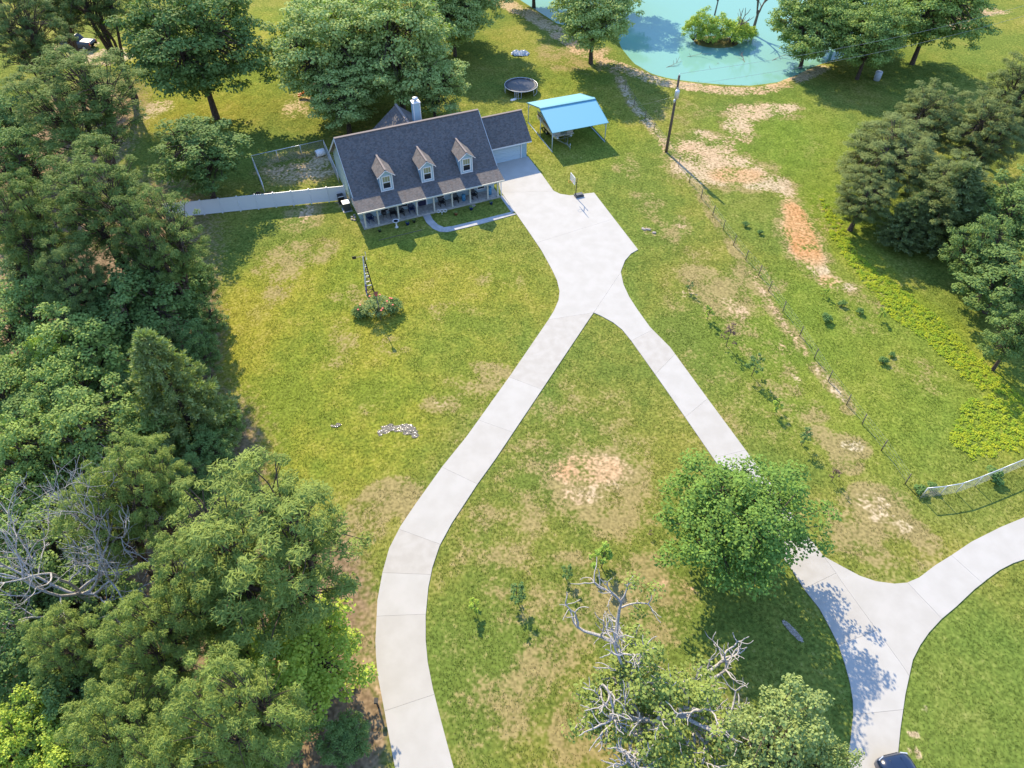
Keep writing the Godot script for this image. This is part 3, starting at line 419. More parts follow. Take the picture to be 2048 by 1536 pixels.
func make_ground_image() -> ImageTexture:
	var w := 2048
	var h := 1536
	var lw := 684
	var lh := 512
	var masks := []
	for k in 6:
		var a := PackedFloat32Array()
		a.resize(lw * lh)
		masks.append(a)
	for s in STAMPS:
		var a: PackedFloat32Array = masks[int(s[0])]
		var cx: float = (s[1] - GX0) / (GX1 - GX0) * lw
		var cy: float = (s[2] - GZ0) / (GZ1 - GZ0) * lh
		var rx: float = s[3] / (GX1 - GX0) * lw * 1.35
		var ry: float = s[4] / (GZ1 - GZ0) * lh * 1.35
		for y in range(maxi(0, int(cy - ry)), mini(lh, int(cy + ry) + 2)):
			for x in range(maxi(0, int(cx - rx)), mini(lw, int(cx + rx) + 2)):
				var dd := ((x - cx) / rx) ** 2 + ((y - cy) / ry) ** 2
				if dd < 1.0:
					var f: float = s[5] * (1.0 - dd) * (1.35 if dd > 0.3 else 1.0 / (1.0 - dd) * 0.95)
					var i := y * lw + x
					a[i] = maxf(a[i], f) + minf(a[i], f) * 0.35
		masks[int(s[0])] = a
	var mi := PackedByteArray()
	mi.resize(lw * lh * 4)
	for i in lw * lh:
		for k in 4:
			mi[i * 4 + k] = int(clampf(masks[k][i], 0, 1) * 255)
	var mask := Image.create_from_data(lw, lh, false, Image.FORMAT_RGBA8, mi)
	mask.resize(w, h, Image.INTERPOLATE_CUBIC)
	var md := mask.get_data()
	var li := PackedByteArray()
	li.resize(lw * lh * 2)
	for i in lw * lh:
		li[i * 2] = int(clampf(masks[4][i], 0, 1) * 255)
		li[i * 2 + 1] = int(clampf(masks[5][i], 0, 1) * 255)
	var lime_image := Image.create_from_data(lw, lh, false, Image.FORMAT_RG8, li)
	lime_image.resize(w, h, Image.INTERPOLATE_CUBIC)
	var ld := lime_image.get_data()
	var grab := func(freq: float, sd: int, oc: int) -> PackedByteArray:
		var n := FastNoiseLite.new()
		n.seed = sd
		n.frequency = freq
		n.fractal_octaves = oc
		var im := n.get_image(w, h)
		im.convert(Image.FORMAT_L8)
		return im.get_data()
	var big: PackedByteArray = grab.call(0.006, 21, 4)
	var midn: PackedByteArray = grab.call(0.03, 22, 4)
	var fine: PackedByteArray = grab.call(0.16, 23, 3)
	var fine2: PackedByteArray = grab.call(0.32, 24, 2)
	var out := PackedByteArray()
	out.resize(w * h * 3)
	var srgb := PackedByteArray()
	srgb.resize(1025)
	for i in 1025:
		srgb[i] = int(Color(i / 1024.0, 0, 0).linear_to_srgb().r * 255.0 + 0.5)
	for i in w * h:
		var b := big[i] / 255.0 - 0.5
		var m := midn[i] / 255.0 - 0.5
		var f := fine[i] / 255.0 - 0.5
		var f2 := fine2[i] / 255.0 - 0.5
		var j := i * 4
		var yel := clampf(0.44 + b * 1.6 + m * 0.8 + f * 0.7, 0, 1)
		var lush := md[j + 2] / 255.0 * 0.85
		yel *= 1.0 - lush * 0.8
		var lime := ld[i * 2] / 255.0
		var clay := ld[i * 2 + 1] / 255.0
		var px := GX0 + (i % w) * (GX1 - GX0) / w
		var pz := GZ0 + (i / w) * (GZ1 - GZ0) / h
		var stripe := sin((px * 0.93 + pz * 0.36) * 3.6 + b * 9.0 + m * 2.0) * 0.035 * lime
		var r := lerpf(0.142, 0.222, yel) * (1.02 + 0.24 * lime + stripe)
		var g := lerpf(0.188, 0.225, yel) * (1.0 + 0.17 * lime + stripe)
		var bl := lerpf(0.037, 0.045, yel) * (1.0 - 0.15 * lime)
		r *= 1.0 - 0.16 * lush; g *= 1.0 + 0.0 * lush
		var dm := md[j] / 255.0
		var straw := clampf((dm * 1.15 + (m * 1.9 + b * 0.7 + f * 1.2 + f2 * 0.9) * minf(1.0, dm * 2.4) - 0.36) * 1.4, 0, 0.85)
		var stray := clampf((b * 0.8 + m * 1.2 + f * 0.9 + f2 * 0.7 - 0.3) * 0.7, 0, 0.35) * (1.0 - lush * 0.7)
		straw = maxf(straw, stray)
		r = lerpf(r, 0.288, straw); g = lerpf(g, 0.226, straw); bl = lerpf(bl, 0.103, straw)
		var sm := md[j + 1] / 255.0
		var soil := clampf((sm * 1.25 + (m * 1.9 + b * 0.5 + f * 1.7 + f2 * 0.9) * minf(1.0, sm * 3.0) - 0.5) * 1.25, 0, 0.92)
		r = lerpf(r, 0.46 + f * 0.1, soil); g = lerpf(g, 0.335 + b * 0.12 - clay * 0.09 + f * 0.1, soil); bl = lerpf(bl, 0.21 + b * 0.1 - clay * 0.1 + f * 0.08, soil)
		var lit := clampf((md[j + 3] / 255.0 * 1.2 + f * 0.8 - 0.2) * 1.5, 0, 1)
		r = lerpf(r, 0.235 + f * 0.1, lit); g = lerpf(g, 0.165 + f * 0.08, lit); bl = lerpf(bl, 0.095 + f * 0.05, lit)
		var k := 1.0 + f * 0.42 + f2 * 0.85 + m * 0.15
		out[i * 3] = srgb[int(clampf(r * k, 0, 1) * 1024)]
		out[i * 3 + 1] = srgb[int(clampf(g * k, 0, 1) * 1024)]
		out[i * 3 + 2] = srgb[int(clampf(bl * k, 0, 1) * 1024)]
	ground_image = Image.create_from_data(w, h, false, Image.FORMAT_RGB8, out)
	return ImageTexture.create_from_image(ground_image)

func ground_color(x: float, z: float) -> Color:
	var px := clampi(int((x - GX0) / (GX1 - GX0) * 2048), 8, 2039)
	var py := clampi(int((z - GZ0) / (GZ1 - GZ0) * 1536), 8, 1527)
	var c := Color(0, 0, 0)
	for d in [[0, 0], [6, 2], [-6, 2], [0, -5]]:
		c += ground_image.get_pixel(px + d[0], py + d[1]).srgb_to_linear()
	return c * 0.25

func build_ground() -> void:
	var g := Shape.new()
	var xs := []
	var zs := []
	var x := GX0
	while x < GX1 + 0.01:
		xs.append(x); x += 1.0 if x > -10 else 5.0
	var z := GZ0
	while z < GZ1 + 0.01:
		zs.append(z); z += 1.0 if z < -88.5 else 5.0
	xs[-1] = GX1; zs[-1] = GZ1
	var hs := {}
	for i in xs.size():
		for k in zs.size():
			hs[Vector2i(i, k)] = height(xs[i], zs[k])
	var uvf := func(a: float, b: float) -> Vector2: return Vector2((a - GX0) / (GX1 - GX0), (b - GZ0) / (GZ1 - GZ0))
	for i in xs.size() - 1:
		for k in zs.size() - 1:
			var p := func(a: int, b: int) -> Vector3: return Vector3(xs[a], hs[Vector2i(a, b)], zs[b])
			g.quad_uv(p.call(i, k), p.call(i + 1, k), p.call(i + 1, k + 1), p.call(i, k + 1), uvf.call(xs[i], zs[k]), uvf.call(xs[i + 1], zs[k]), uvf.call(xs[i + 1], zs[k + 1]), uvf.call(xs[i], zs[k + 1]))
	var m := StandardMaterial3D.new()
	m.roughness = 0.95
	m.metallic_specular = 0.1
	m.albedo_texture = make_ground_image()
	m.texture_repeat = false
	struct("ground", g, m)
	var o := Shape.new()
	var far := 2500.0
	for q in [[-far, GX0, -far, far], [GX1, far, -far, far], [GX0, GX1, -far, GZ0], [GX0, GX1, GZ1, far]]:
		o.quad(Vector3(q[0], -0.004, q[2]), Vector3(q[1], -0.004, q[2]), Vector3(q[1], -0.004, q[3]), Vector3(q[0], -0.004, q[3]))
	struct("outer_field", o, textured(mat(1, 1, 1, 0.95), noise_tex(512, 0.02, 30, Color(0.40, 0.47, 0.18), Color(0.53, 0.53, 0.24), 5), 0.05))

func poly2(a: Array) -> PackedVector2Array:
	var p := PackedVector2Array()
	for q in a:
		p.append(Vector2(q[0], q[1]))
	return p

func build_drive() -> void:
	var d := Node3D.new()
	d.name = "driveway"
	d.set_meta("kind", "structure")
	add_child(d)
	var i := 0
	for s in SLABS:
		var p := poly2(s)
		for q in Geometry2D.offset_polygon(p, 0.012):
			keep_out.append(q)
		for q in Geometry2D.offset_polygon(p, -0.006):
			var sh := Shape.new()
			sh.prism(q, -0.08, 0.06)
			part(d, "slab", sh, [M.concrete, M.concrete_b, M.concrete, M.concrete_c][i % 4])
		i += 1
	var w := Node3D.new()
	w.name = "footpath"
	w.set_meta("kind", "structure")
	add_child(w)
	for s in WALK:
		for q in Geometry2D.offset_polygon(poly2(s), -0.006):
			var sh := Shape.new()
			sh.prism(q, -0.08, 0.055)
			part(w, "slab", sh, M.walk)
			keep_out.append(q)

func build_pond() -> void:
	var sh := Shape.new()
	var idx := Geometry2D.triangulate_polygon(PackedVector2Array(Geometry2D.offset_polygon(pond, 1.2)[0]))
	var p: PackedVector2Array = Geometry2D.offset_polygon(pond, 1.2)[0]
	for i in range(0, idx.size(), 3):
		sh.tri(Vector3(p[idx[i]].x, WATER, p[idx[i]].y), Vector3(p[idx[i + 1]].x, WATER, p[idx[i + 1]].y), Vector3(p[idx[i + 2]].x, WATER, p[idx[i + 2]].y))
	struct("pond_water", sh, M.water)
	keep_out.append(p)


# ---------------------------------------------------------------- vegetation
func rvec() -> Vector3:
	var z := rnd(-1, 1)
	var a := rnd(0, TAU)
	var q := sqrt(1 - z * z)
	return Vector3(q * cos(a), z, q * sin(a))

func clump(L: Leaves, c: Vector3, r: Vector3, n: int, size: float, up := 1.1, spread := 0.25, slim := 0.72) -> void:
	var shade := rnd(0.86, 1.14)
	for i in n:
		var d := rvec()
		if d.y < -0.25 and rng.randf() < 0.6: d.y = -d.y
		var p := c + d * r * pow(rng.randf(), 0.45)
		var out_ := (d * 0.7 + Vector3(0, up, 0) + rvec() * 0.85).normalized()
		var sd := out_.cross(rvec()).normalized()
		var dir := sd.cross(out_).normalized()
		var k := shade * rnd(1.0 - spread * 1.3, 1.0 + spread)
		var w := rnd(-0.06, 0.06)
		var s := size * rnd(0.75, 1.3)
		L.leaf(p - dir * s * 0.5, dir, sd, s, s * slim, Color(k * (1 + w), k, k * (1 - w)))

func limb(T: Shape, a: Vector3, b: Vector3, ra: float, rb: float, sag := 0.15, n := 5, segs := 4) -> void:
	var pts := []
	var rad := []
	var l := a.distance_to(b)
	var off := rvec() * l * 0.08
	for i in segs + 1:
		var t := float(i) / segs
		var p := a.lerp(b, t) + Vector3(0, sin(t * PI) * l * sag, 0) + off * sin(t * PI)
		pts.append(p)
		rad.append(lerpf(ra, rb, t))
	T.tube(pts, rad, n, false)

func proto_oak(sd: int, H: float, R: float, low: float, n_clumps: int, n_leaf: int, leaf: float, squash := 1.0, slim := 0.72, small := 1.0) -> Array:
	rng.seed = sd
	var T := Shape.new()
	var L := Leaves.new()
	var fork := H * rnd(0.24, 0.32)
	T.tube([Vector3(0, -0.1, 0), Vector3(rnd(-.1, .1), fork * 0.5, rnd(-.1, .1)), Vector3(0, fork, 0)], [H * 0.03, H * 0.023, H * 0.02], 8, false)
	var tops := []
	for i in 6:
		var a := TAU * i / 6.0 + rnd(-0.4, 0.4)
		var e := Vector3(cos(a) * R * rnd(0.25, 0.5), H * rnd(0.5, 0.78), sin(a) * R * rnd(0.25, 0.5))
		limb(T, Vector3(0, fork * rnd(0.75, 1.0), 0), e, H * 0.014, H * 0.006, 0.08)
		tops.append(e)
	var yc := H * (low + 1.0) * 0.5
	var yr := H * (1.0 - low) * 0.5
	var ph := [rnd(0, TAU), rnd(0, TAU), rnd(0, TAU)]
	for i in n_clumps:
		var y := 1.0 - 2.0 * (i + 0.5) / n_clumps
		var a := i * 2.39996 + rnd(-0.25, 0.25)
		var q := sqrt(1 - y * y)
		var bulge := 1.0 + 0.16 * sin(2 * a + ph[0]) + 0.12 * sin(3 * a + 2 * y + ph[1]) + 0.1 * sin(5 * a + ph[2])
		var rr := rnd(0.6, 1.02) if rng.randf() < 0.8 else rnd(0.25, 0.6)
		var wy := y
		if y < 0: wy = y * 0.85
		var c := Vector3(q * cos(a) * R * bulge * rr * 0.92, yc + wy * yr * rr * 0.93, q * sin(a) * R * bulge * rr * 0.92)
		var cr := R * rnd(0.10, 0.22) * small
		clump(L, c, Vector3(cr, cr * 0.5 * squash, cr), int(n_leaf * (cr / (R * 0.2 * small)) ** 2), leaf, 1.1, 0.25, slim)
		var near: Vector3 = tops[0]
		for t in tops:
			if t.distance_to(c) < near.distance_to(c): near = t
		limb(T, near * rnd(0.75, 1.0), c, H * 0.006 * small * small * small, H * 0.0012, 0.05, 4, 3)
	return [T.mesh(true), L.mesh()]

func proto_cedar(sd: int, H: float, R: float) -> Array:
	rng.seed = sd
	var T := Shape.new()
	var L := Leaves.new()
	T.tube([Vector3(0, -0.1, 0), Vector3(0.05, H * 0.5, 0), Vector3(0, H * 0.96, 0)], [H * 0.02, H * 0.012, 0.02], 7, false)
	var n := 330
	for i in n:
		var t := pow((i + 0.5) / n, 1.25)
		var y := H * lerpf(0.06, 0.97, t)
		var a := i * 2.39996 + rnd(-0.3, 0.3)
		var len := R * pow(1.0 - t, 0.72) * rnd(0.7, 1.12) * (0.75 + 0.25 * minf(1, t * 6)) + 0.18
		var dir := Vector3(cos(a), rnd(0.15, 0.6), sin(a)).normalized()
		var b := Vector3(0, y - len * 0.2, 0)
		var tip := b + dir * len
		limb(T, b, tip, 0.02, 0.006, -0.05, 3, 2)
		var ns := int(4 + len * 5)
		for s in ns:
			var f := lerpf(0.35, 1.0, (s + rng.randf()) / ns)
			var o := b.lerp(tip, f) + rvec() * 0.12
			var k0 := rnd(0.8, 1.2)
			for q in 7:
				var d := (dir * 0.8 + rvec() * 0.8 + Vector3(0, 0.25, 0)).normalized()
				var side := d.cross(rvec()).normalized()
				var k := k0 * rnd(0.88, 1.12)
				L.leaf(o, d, side, rnd(0.22, 0.42), 0.1, Color(k, k, k * 0.95))
	return [T.mesh(true), L.mesh()]

func gnarl(T: Shape, p: Vector3, d: Vector3, l: float, r: float, depth: int, tips: Array, kink := 0.55) -> void:
	var pts := [p]
	var rad := [r]
	var n := 5
	for i in n:
		d = (d + rvec() * kink * 0.55 + Vector3(0, 0.06, 0)).normalized()
		p += d * l / n
		pts.append(p)
		rad.append(r * lerpf(1.0, 0.6, (i + 1.0) / n))
		if depth > 0 and i >= 1 and rng.randf() < 0.62:
			gnarl(T, p, (d + rvec() * 1.0).normalized(), l * rnd(0.4, 0.68), r * 0.5, depth - 1, tips, kink)
	T.tube(pts, rad, 6 if depth > 1 else 4, false)
	if depth > 0:
		for k in 2:
			gnarl(T, p, (d + rvec() * 0.8).normalized(), l * rnd(0.5, 0.75), r * 0.55, depth - 1, tips, kink)
	else:
		tips.append(p)

func stand(called: String, label: String, category: String, group: String, proto: Array, x: float, z: float, turn: float, sx: float, sy: float, bark: Material, leaf: Material) -> Node3D:
	var t := thing(called, label, category, Vector3(x, minf(0.0, height(x, z)), z), turn, group)
	var tr := part(t, "trunk", proto[0], bark)
	var cr := part(t, "crown", proto[1], leaf)
	tr.scale = Vector3(sx, sy, sx)
	cr.scale = Vector3(sx, sy, sx)
	return t

func wood_spot(x: float, z: float) -> String:
	# what the tree stands beside, as a phrase for its label
	var p := Vector2(x, z)
	if p.distance_to(Vector2(-24.2, -19.7)) < 5.0: return "crowding round the leafless dead tree"
	if p.distance_to(Vector2(-23.9, -14.3)) < 4.5: return "growing round the blue tarp in the wood"
	if x > -17.0 and z > -22.0: return "at the wood edge beside the curving drive"
	if p.distance_to(Vector2(-23.1, -32.5)) < 5.5: return "standing beside the cone shaped cedar"
	if x > -29.5 and z < -36.0: return "on the lawn edge below the white fence"
	if z < -75.0: return "near the pickup truck behind the wood"
	if z < -58.0: return "in the wood beyond the end of the white fence"
	if z < -38.0: return "deep in the wood below the white fence"
	if z > -16.0: return "in the wood between tarp and drive"
	return "in the middle of the dense wood"

func build_trees() -> void:
	var oaks := []
	for i in 4:
		oaks.append(proto_oak(100 + i, 10.0, 4.2, 0.1, 165, 130, 0.22))
	var bigs := []
	for i in 2:
		bigs.append(proto_oak(150 + i, 12.5, 7.0, 0.12, 250, 190, 0.29, 0.8))
	var lone := proto_oak(131, 8.5, 4.3, 0.08, 230, 155, 0.17, 1.0)
	var pines := []
	for i in 4:
		pines.append(proto_oak(200 + i, 16.0, 4.0, 0.36, 240, 190, 0.27, 1.15, 0.2, 0.74))
	var lows := []
	for i in 2:
		lows.append(proto_oak(240 + i, 12.0, 4.0, 0.08, 280, 190, 0.27, 1.15, 0.2, 0.74))
	var cedars := [proto_cedar(300, 11.0, 3.6), proto_cedar(301, 11.0, 3.6)]
	rng.seed = 9
	var tone := ["mid green", "soft green", "dark green", "grey green", "bright lime green", "dusky green", "rich green"]
	var ptone := ["dark olive", "dusky green", "yellow green", "grey olive"]
	var kinds := ["pine", "oak", "round", "cedar", "dead", "half"]
	var places := ["wood", "yard", "tall", "behind", "bank", "pondside", "right", "lone", "low", "dead", "half"]
	for t in TREES:
		var kind: String = kinds[int(t[0])]
		var place: String = places[int(t[6])]
		var tint := int(t[5])
		var sx: float
		var sy: float
		var pr: Array
		if kind == "pine":
			pr = pines[rng.randi() % 4]
			sx = t[4] / 4.0; sy = t[3] / 16.0
			var lab := "%s pine with needle tufts %s" % [ptone[tint], wood_spot(t[1], t[2])]
			var grp := "pines in the dense wood"
			if place == "right":
				pr = lows[rng.randi() % 2]
				sy = t[3] / 12.0
				lab = "grey olive pine in the tree clump beyond the wire fence"
				grp = "pines beyond the wire fence"
			stand("pine_tree", lab, "tree", grp, pr, t[1], t[2], rnd(0, TAU), sx, sy, M.bark, M.pine[tint])
		elif kind == "cedar":
			pr = cedars[tint]
			sx = t[4] / 3.6; sy = t[3] / 11.0
			var lab := "feathery cone shaped cedar at the edge of the wood by the lawn"
			if place == "right": lab = "dark feathery cedar among pines beyond the wire fence"
			stand("cedar_tree", lab, "tree", "cedars beyond the wire fence" if place == "right" else "", pr, t[1], t[2], rnd(0, TAU), sx, sy, M.bark, M.cedar[tint])
		elif kind == "oak" or kind == "round":
			var big: bool = t[4] > 5.2
			pr = bigs[rng.randi() % 2] if big else oaks[rng.randi() % 4]
			sx = t[4] / (7.0 if big else 4.2); sy = t[3] / (12.5 if big else 10.0)
			var lab := "%s broadleaf tree %s" % [tone[tint], wood_spot(t[1], t[2])]
			var grp := "broadleaf trees in the dense wood"
			if place == "yard":
				lab = "round dark broadleaf tree beside the end of the white fence"
				grp = ""
			elif place == "tall":
				lab = "tall spreading broadleaf tree with bare lower trunk behind the white fence"
				grp = ""
			elif place == "behind":
				lab = "wide dusky broadleaf tree right behind the house"
				grp = "broadleaf trees behind the house"
			elif place == "bank":
				lab = "dark rounded tree on the bare bank left of the pond"
				grp = "trees on the bare bank"
			elif place == "pondside":
				lab = "leafy tree overhanging the right shore of the pond"
				grp = "trees on the pond shore"
			elif place == "right":
				lab = "dark broadleaf tree at the edge of the clump beyond the wire fence"
				grp = "broadleaf trees beyond the wire fence"
			elif place == "low":
				lab = "grey green broadleaf tree beside the half dead oak"
				grp = "trees beside the half dead oak"
			elif place == "lone":
				pr = lone
				sx = t[4] / 4.3
				sy = t[3] / 8.5
				lab = "full round green tree overhanging the narrow drive branch"
				grp = ""
			stand("broadleaf_tree", lab, "tree", grp, pr, t[1], t[2], rnd(0, TAU), sx, sy, M.bark, M.leaf[tint])
		elif kind == "dead":
			rng.seed = 41
			var T := Shape.new()
			var tips := []
			T.tube([Vector3.ZERO, Vector3(0.3, 2.5, 0.2), Vector3(0.1, 5.0, 0.5)], [0.24, 0.18, 0.14], 8, false)
			for k in 10:
				var a := TAU * k / 9.0
				gnarl(T, Vector3(0.15, rnd(3.0, 5.2), 0.4), Vector3(cos(a), rnd(0.3, 1.3), sin(a)).normalized(), rnd(3.4, 4.6), 0.095, 3, tips, 0.6)
			var o := thing("dead_tree", "leafless dead tree with tangled pale grey limbs inside the wood", "tree", Vector3(t[1], 0, t[2]))
			part(o, "trunk", T, M.grey_bark, true).scale = Vector3(0.95, 1.1, 0.95)
		else:
			rng.seed = 52
			var T := Shape.new()
			var tips := []
			T.tube([Vector3.ZERO, Vector3(0.2, 1.6, 0.1), Vector3(0.0, 3.0, 0.0)], [0.42, 0.34, 0.3], 9, false)
			for k in 9:
				var a := TAU * k / 9.0 + rnd(-.2, .2)
				gnarl(T, Vector3(0, rnd(2.2, 3.2), 0), Vector3(cos(a), rnd(0.35, 1.3), sin(a)).normalized(), rnd(2.8, 3.7), 0.2, 3, tips, 0.75)
			var L := Leaves.new()
			for k in tips.size():
				var p: Vector3 = tips[k]
				var b := sin(p.x * 0.9 + 1.0) + cos(p.z * 0.8) + sin(p.y * 1.3)
				if b > 0.1 and k % 3 == 0:
					clump(L, p - Vector3(0, 0.2, 0), Vector3(0.6, 0.4, 0.6), 70, 0.17)
			var o := thing("half_dead_oak", "gnarled oak with bare grey limbs and sparse leaf clumps beside the drive fork", "tree", Vector3(t[1], 0, t[2]))
			part(o, "trunk", T, M.grey_bark, true).scale = Vector3(1.12, 0.82, 1.12)
			part(o, "crown", L, M.olive).scale = Vector3(1.12, 0.82, 1.12)

func proto_sapling(sd: int, kind: int) -> Array:
	rng.seed = sd
	var T := Shape.new()
	var L := Leaves.new()
	if kind == 4:
		for i in 7:
			var a := TAU * i / 7
			var e := Vector3(cos(a) * rnd(.1, .4), rnd(.3, .6), sin(a) * rnd(.1, .4))
			limb(T, Vector3.ZERO, e, 0.02, 0.006, 0.05, 4, 2)
			clump(L, e, Vector3(0.26, 0.2, 0.26), 60, 0.13)
	else:
		T.tube([Vector3.ZERO, Vector3(0.03, 0.8, 0), Vector3(0, 1.7, 0.03)], [0.03, 0.022, 0.008], 5, false)
		for i in 12:
			var y := rnd(0.35, 1.6)
			var a := rnd(0, TAU)
			var l := rnd(0.2, 0.5) * (1.25 - y * 0.4)
			var e := Vector3(cos(a) * l, y + rnd(.1, .35), sin(a) * l)
			limb(T, Vector3(0, y, 0), e, 0.012, 0.005, 0.05, 4, 2)
			clump(L, e, Vector3(0.17, 0.15, 0.17), 10 if kind == 3 else (34 if kind != 1 else 22), 0.12)
	return [T.mesh(), L.mesh()]

func build_saplings() -> void:
	var names := ["young bright green fruit tree planted in the mown grass", "thin dark young tree casting a long shadow on the grass", "young light green tree with sparse branches in the grass", "brown leafless young tree standing in the mown grass", "low dark green bush growing in the meadow grass"]
	var cats := ["sapling", "sapling", "sapling", "sapling", "bush"]
	var groups := ["young bright trees in the grass", "thin dark young trees", "", "brown young trees", "low bushes in the meadow"]
	var protos := []
	for k in 5: protos.append([proto_sapling(400 + k, k), proto_sapling(420 + k, k)])
	rng.seed = 12
	for s in SAPS:
		var k := int(s[1])
		var sc: float = s[2]
		var t := thing(["sapling", "sapling", "sapling", "bare_sapling", "low_bush"][k], names[k], cats[k], Vector3(s[0][0], 0, s[0][1]), rnd(0, TAU), groups[k])
		var pr: Array = protos[k][rng.randi() % 2]
		part(t, "stem", pr[0], M.bark).scale = Vector3.ONE * sc
		part(t, "foliage", pr[1], M.sap[k]).scale = Vector3(1.1, 1.0, 1.1) * sc

func blocked(p: Vector2) -> bool:
	for q in keep_out:
		if Geometry2D.is_point_in_polygon(p, q): return true
	return false

func scatter(called: String, label: String, category: String, mesh: Mesh, material: Material, xf: Array, cols: PackedColorArray) -> void:
	var mm := MultiMesh.new()
	mm.transform_format = MultiMesh.TRANSFORM_3D
	mm.use_colors = true
	mm.mesh = mesh
	mm.instance_count = xf.size()
	for i in xf.size():
		mm.set_instance_transform(i, xf[i])
		mm.set_instance_color(i, cols[i])
	var o := MultiMeshInstance3D.new()
	o.name = called
	o.multimesh = mm
	o.material_override = material
	o.set_meta("kind", "stuff")
	o.set_meta("label", label)
	o.set_meta("category", category)
	add_child(o)

func build_grass() -> void:
	rng.seed = 77
	var patch := func(n: int, rad: float, hh: float, wide: float) -> ArrayMesh:
		var L := Leaves.new()
		for i in n:
			var a := rnd(0, TAU)
			var r := rad * sqrt(rng.randf())
			var p := Vector3(cos(a) * r, 0, sin(a) * r)
			for b in 3:
				var d := (Vector3(0, 0.75, 0) + rvec() * 0.8)
				d.y = absf(d.y) + 0.15
				d = d.normalized()
				var k := rnd(0.7, 1.3)
				L.needle(p, d, d.cross(rvec()).normalized(), hh * rnd(0.6, 1.4), wide, Color(k * rnd(0.92, 1.08), k, k * 0.95))
		return L.mesh()
	var blade := foliage(1, 1, 1)
	blade.roughness = 0.8
	blade.metallic_specular = 0.15
	var xf := []
	var cols := PackedColorArray()
	var step := 0.8
	var z := -9.0
	while z > -100.0:
		var half := 30.0 + (-z) * 0.45
		var x := -half
		while x < half:
			var p := Vector2(x + rnd(-.35, .35), z + rnd(-.35, .35))
			x += step
			if blocked(p): continue
			var c := ground_color(p.x, p.y)
			if c.g < c.r * 0.9 and rng.randf() < 0.75: continue
			if c.g < c.r * 0.78: continue
			xf.append(Transform3D(Basis(Vector3.UP, rnd(0, TAU)).scaled(Vector3(1, rnd(0.6, 1.3), 1)), Vector3(p.x, height(p.x, p.y), p.y)))
			cols.append(c * rnd(1.0, 1.12))
		z -= step
		step = 0.8 if z > -60 else 1.0
	scatter("lawn_grass", "short mown grass of the lawn and meadow", "grass", patch.call(46, 0.75, 0.06, 0.028), blade, xf, cols)
	# yellow weeds along the ditch
	xf = []
	cols = PackedColorArray()
	for poly in [poly2(WEEDS), poly2(WEEDS2)]:
		var lo := Vector2(1e9, 1e9)
		var hi := -lo
		for q in poly:
			lo = lo.min(q); hi = hi.max(q)
		for i in int((hi.x - lo.x) * (hi.y - lo.y) * 13):
			var p := Vector2(rnd(lo.x, hi.x), rnd(lo.y, hi.y))
			if not Geometry2D.is_point_in_polygon(p, poly): continue
			xf.append(Transform3D(Basis(Vector3.UP, rnd(0, TAU)).scaled(Vector3(1, 0.6, 1) * rnd(0.35, 0.75)), Vector3(p.x, 0, p.y)))
			var y := rng.randf()
			cols.append(Color(lerpf(0.30, 0.60, y), lerpf(0.46, 0.62, y), 0.05))
	var W := Leaves.new()
	for i in 9:
		clump(W, Vector3(rnd(-.3, .3), rnd(.08, .36), rnd(-.3, .3)), Vector3(.16, .08, .16), 8, 0.13)
	scatter("ditch_weeds", "tall yellow green weeds in a band along the ditch", "weeds", W.mesh(), blade, xf, cols)


# ---------------------------------------------------------------- house
func window(parent: Node, x: float, y: float, z: float, w: float, h: float, curtain := true) -> void:
	var f := Shape.new()
	for e in [[Vector3(x - w / 2, y, z), Vector3(0.1, h + 0.1, 0.06)], [Vector3(x + w / 2, y, z), Vector3(0.1, h + 0.1, 0.06)]]:
		f.box(e[0], e[1])
	for yy in [y - h / 2, y + h / 2]:
		f.box(Vector3(x, yy, z), Vector3(w - 0.1, 0.1, 0.06))
	f.box(Vector3(x, y, z - 0.004), Vector3(w - 0.1, 0.06, 0.05))
	var fr := part(parent, "window", f, M.white)
	boxed(fr, "pane", M.curtain if curtain else M.glass, Vector3(x, y + h / 4, z - 0.022), Vector3(w - 0.1, h / 2 - 0.11, 0.012))
	boxed(fr, "pane", M.glass, Vector3(x, y - h / 4, z - 0.022), Vector3(w - 0.1, h / 2 - 0.11, 0.012))
	for k in 2:
		boxed(fr, "muntin", M.white, Vector3(x - w / 6 + k * w / 3, y + h / 4, z - 0.012), Vector3(0.025, h / 2 - 0.11, 0.014))

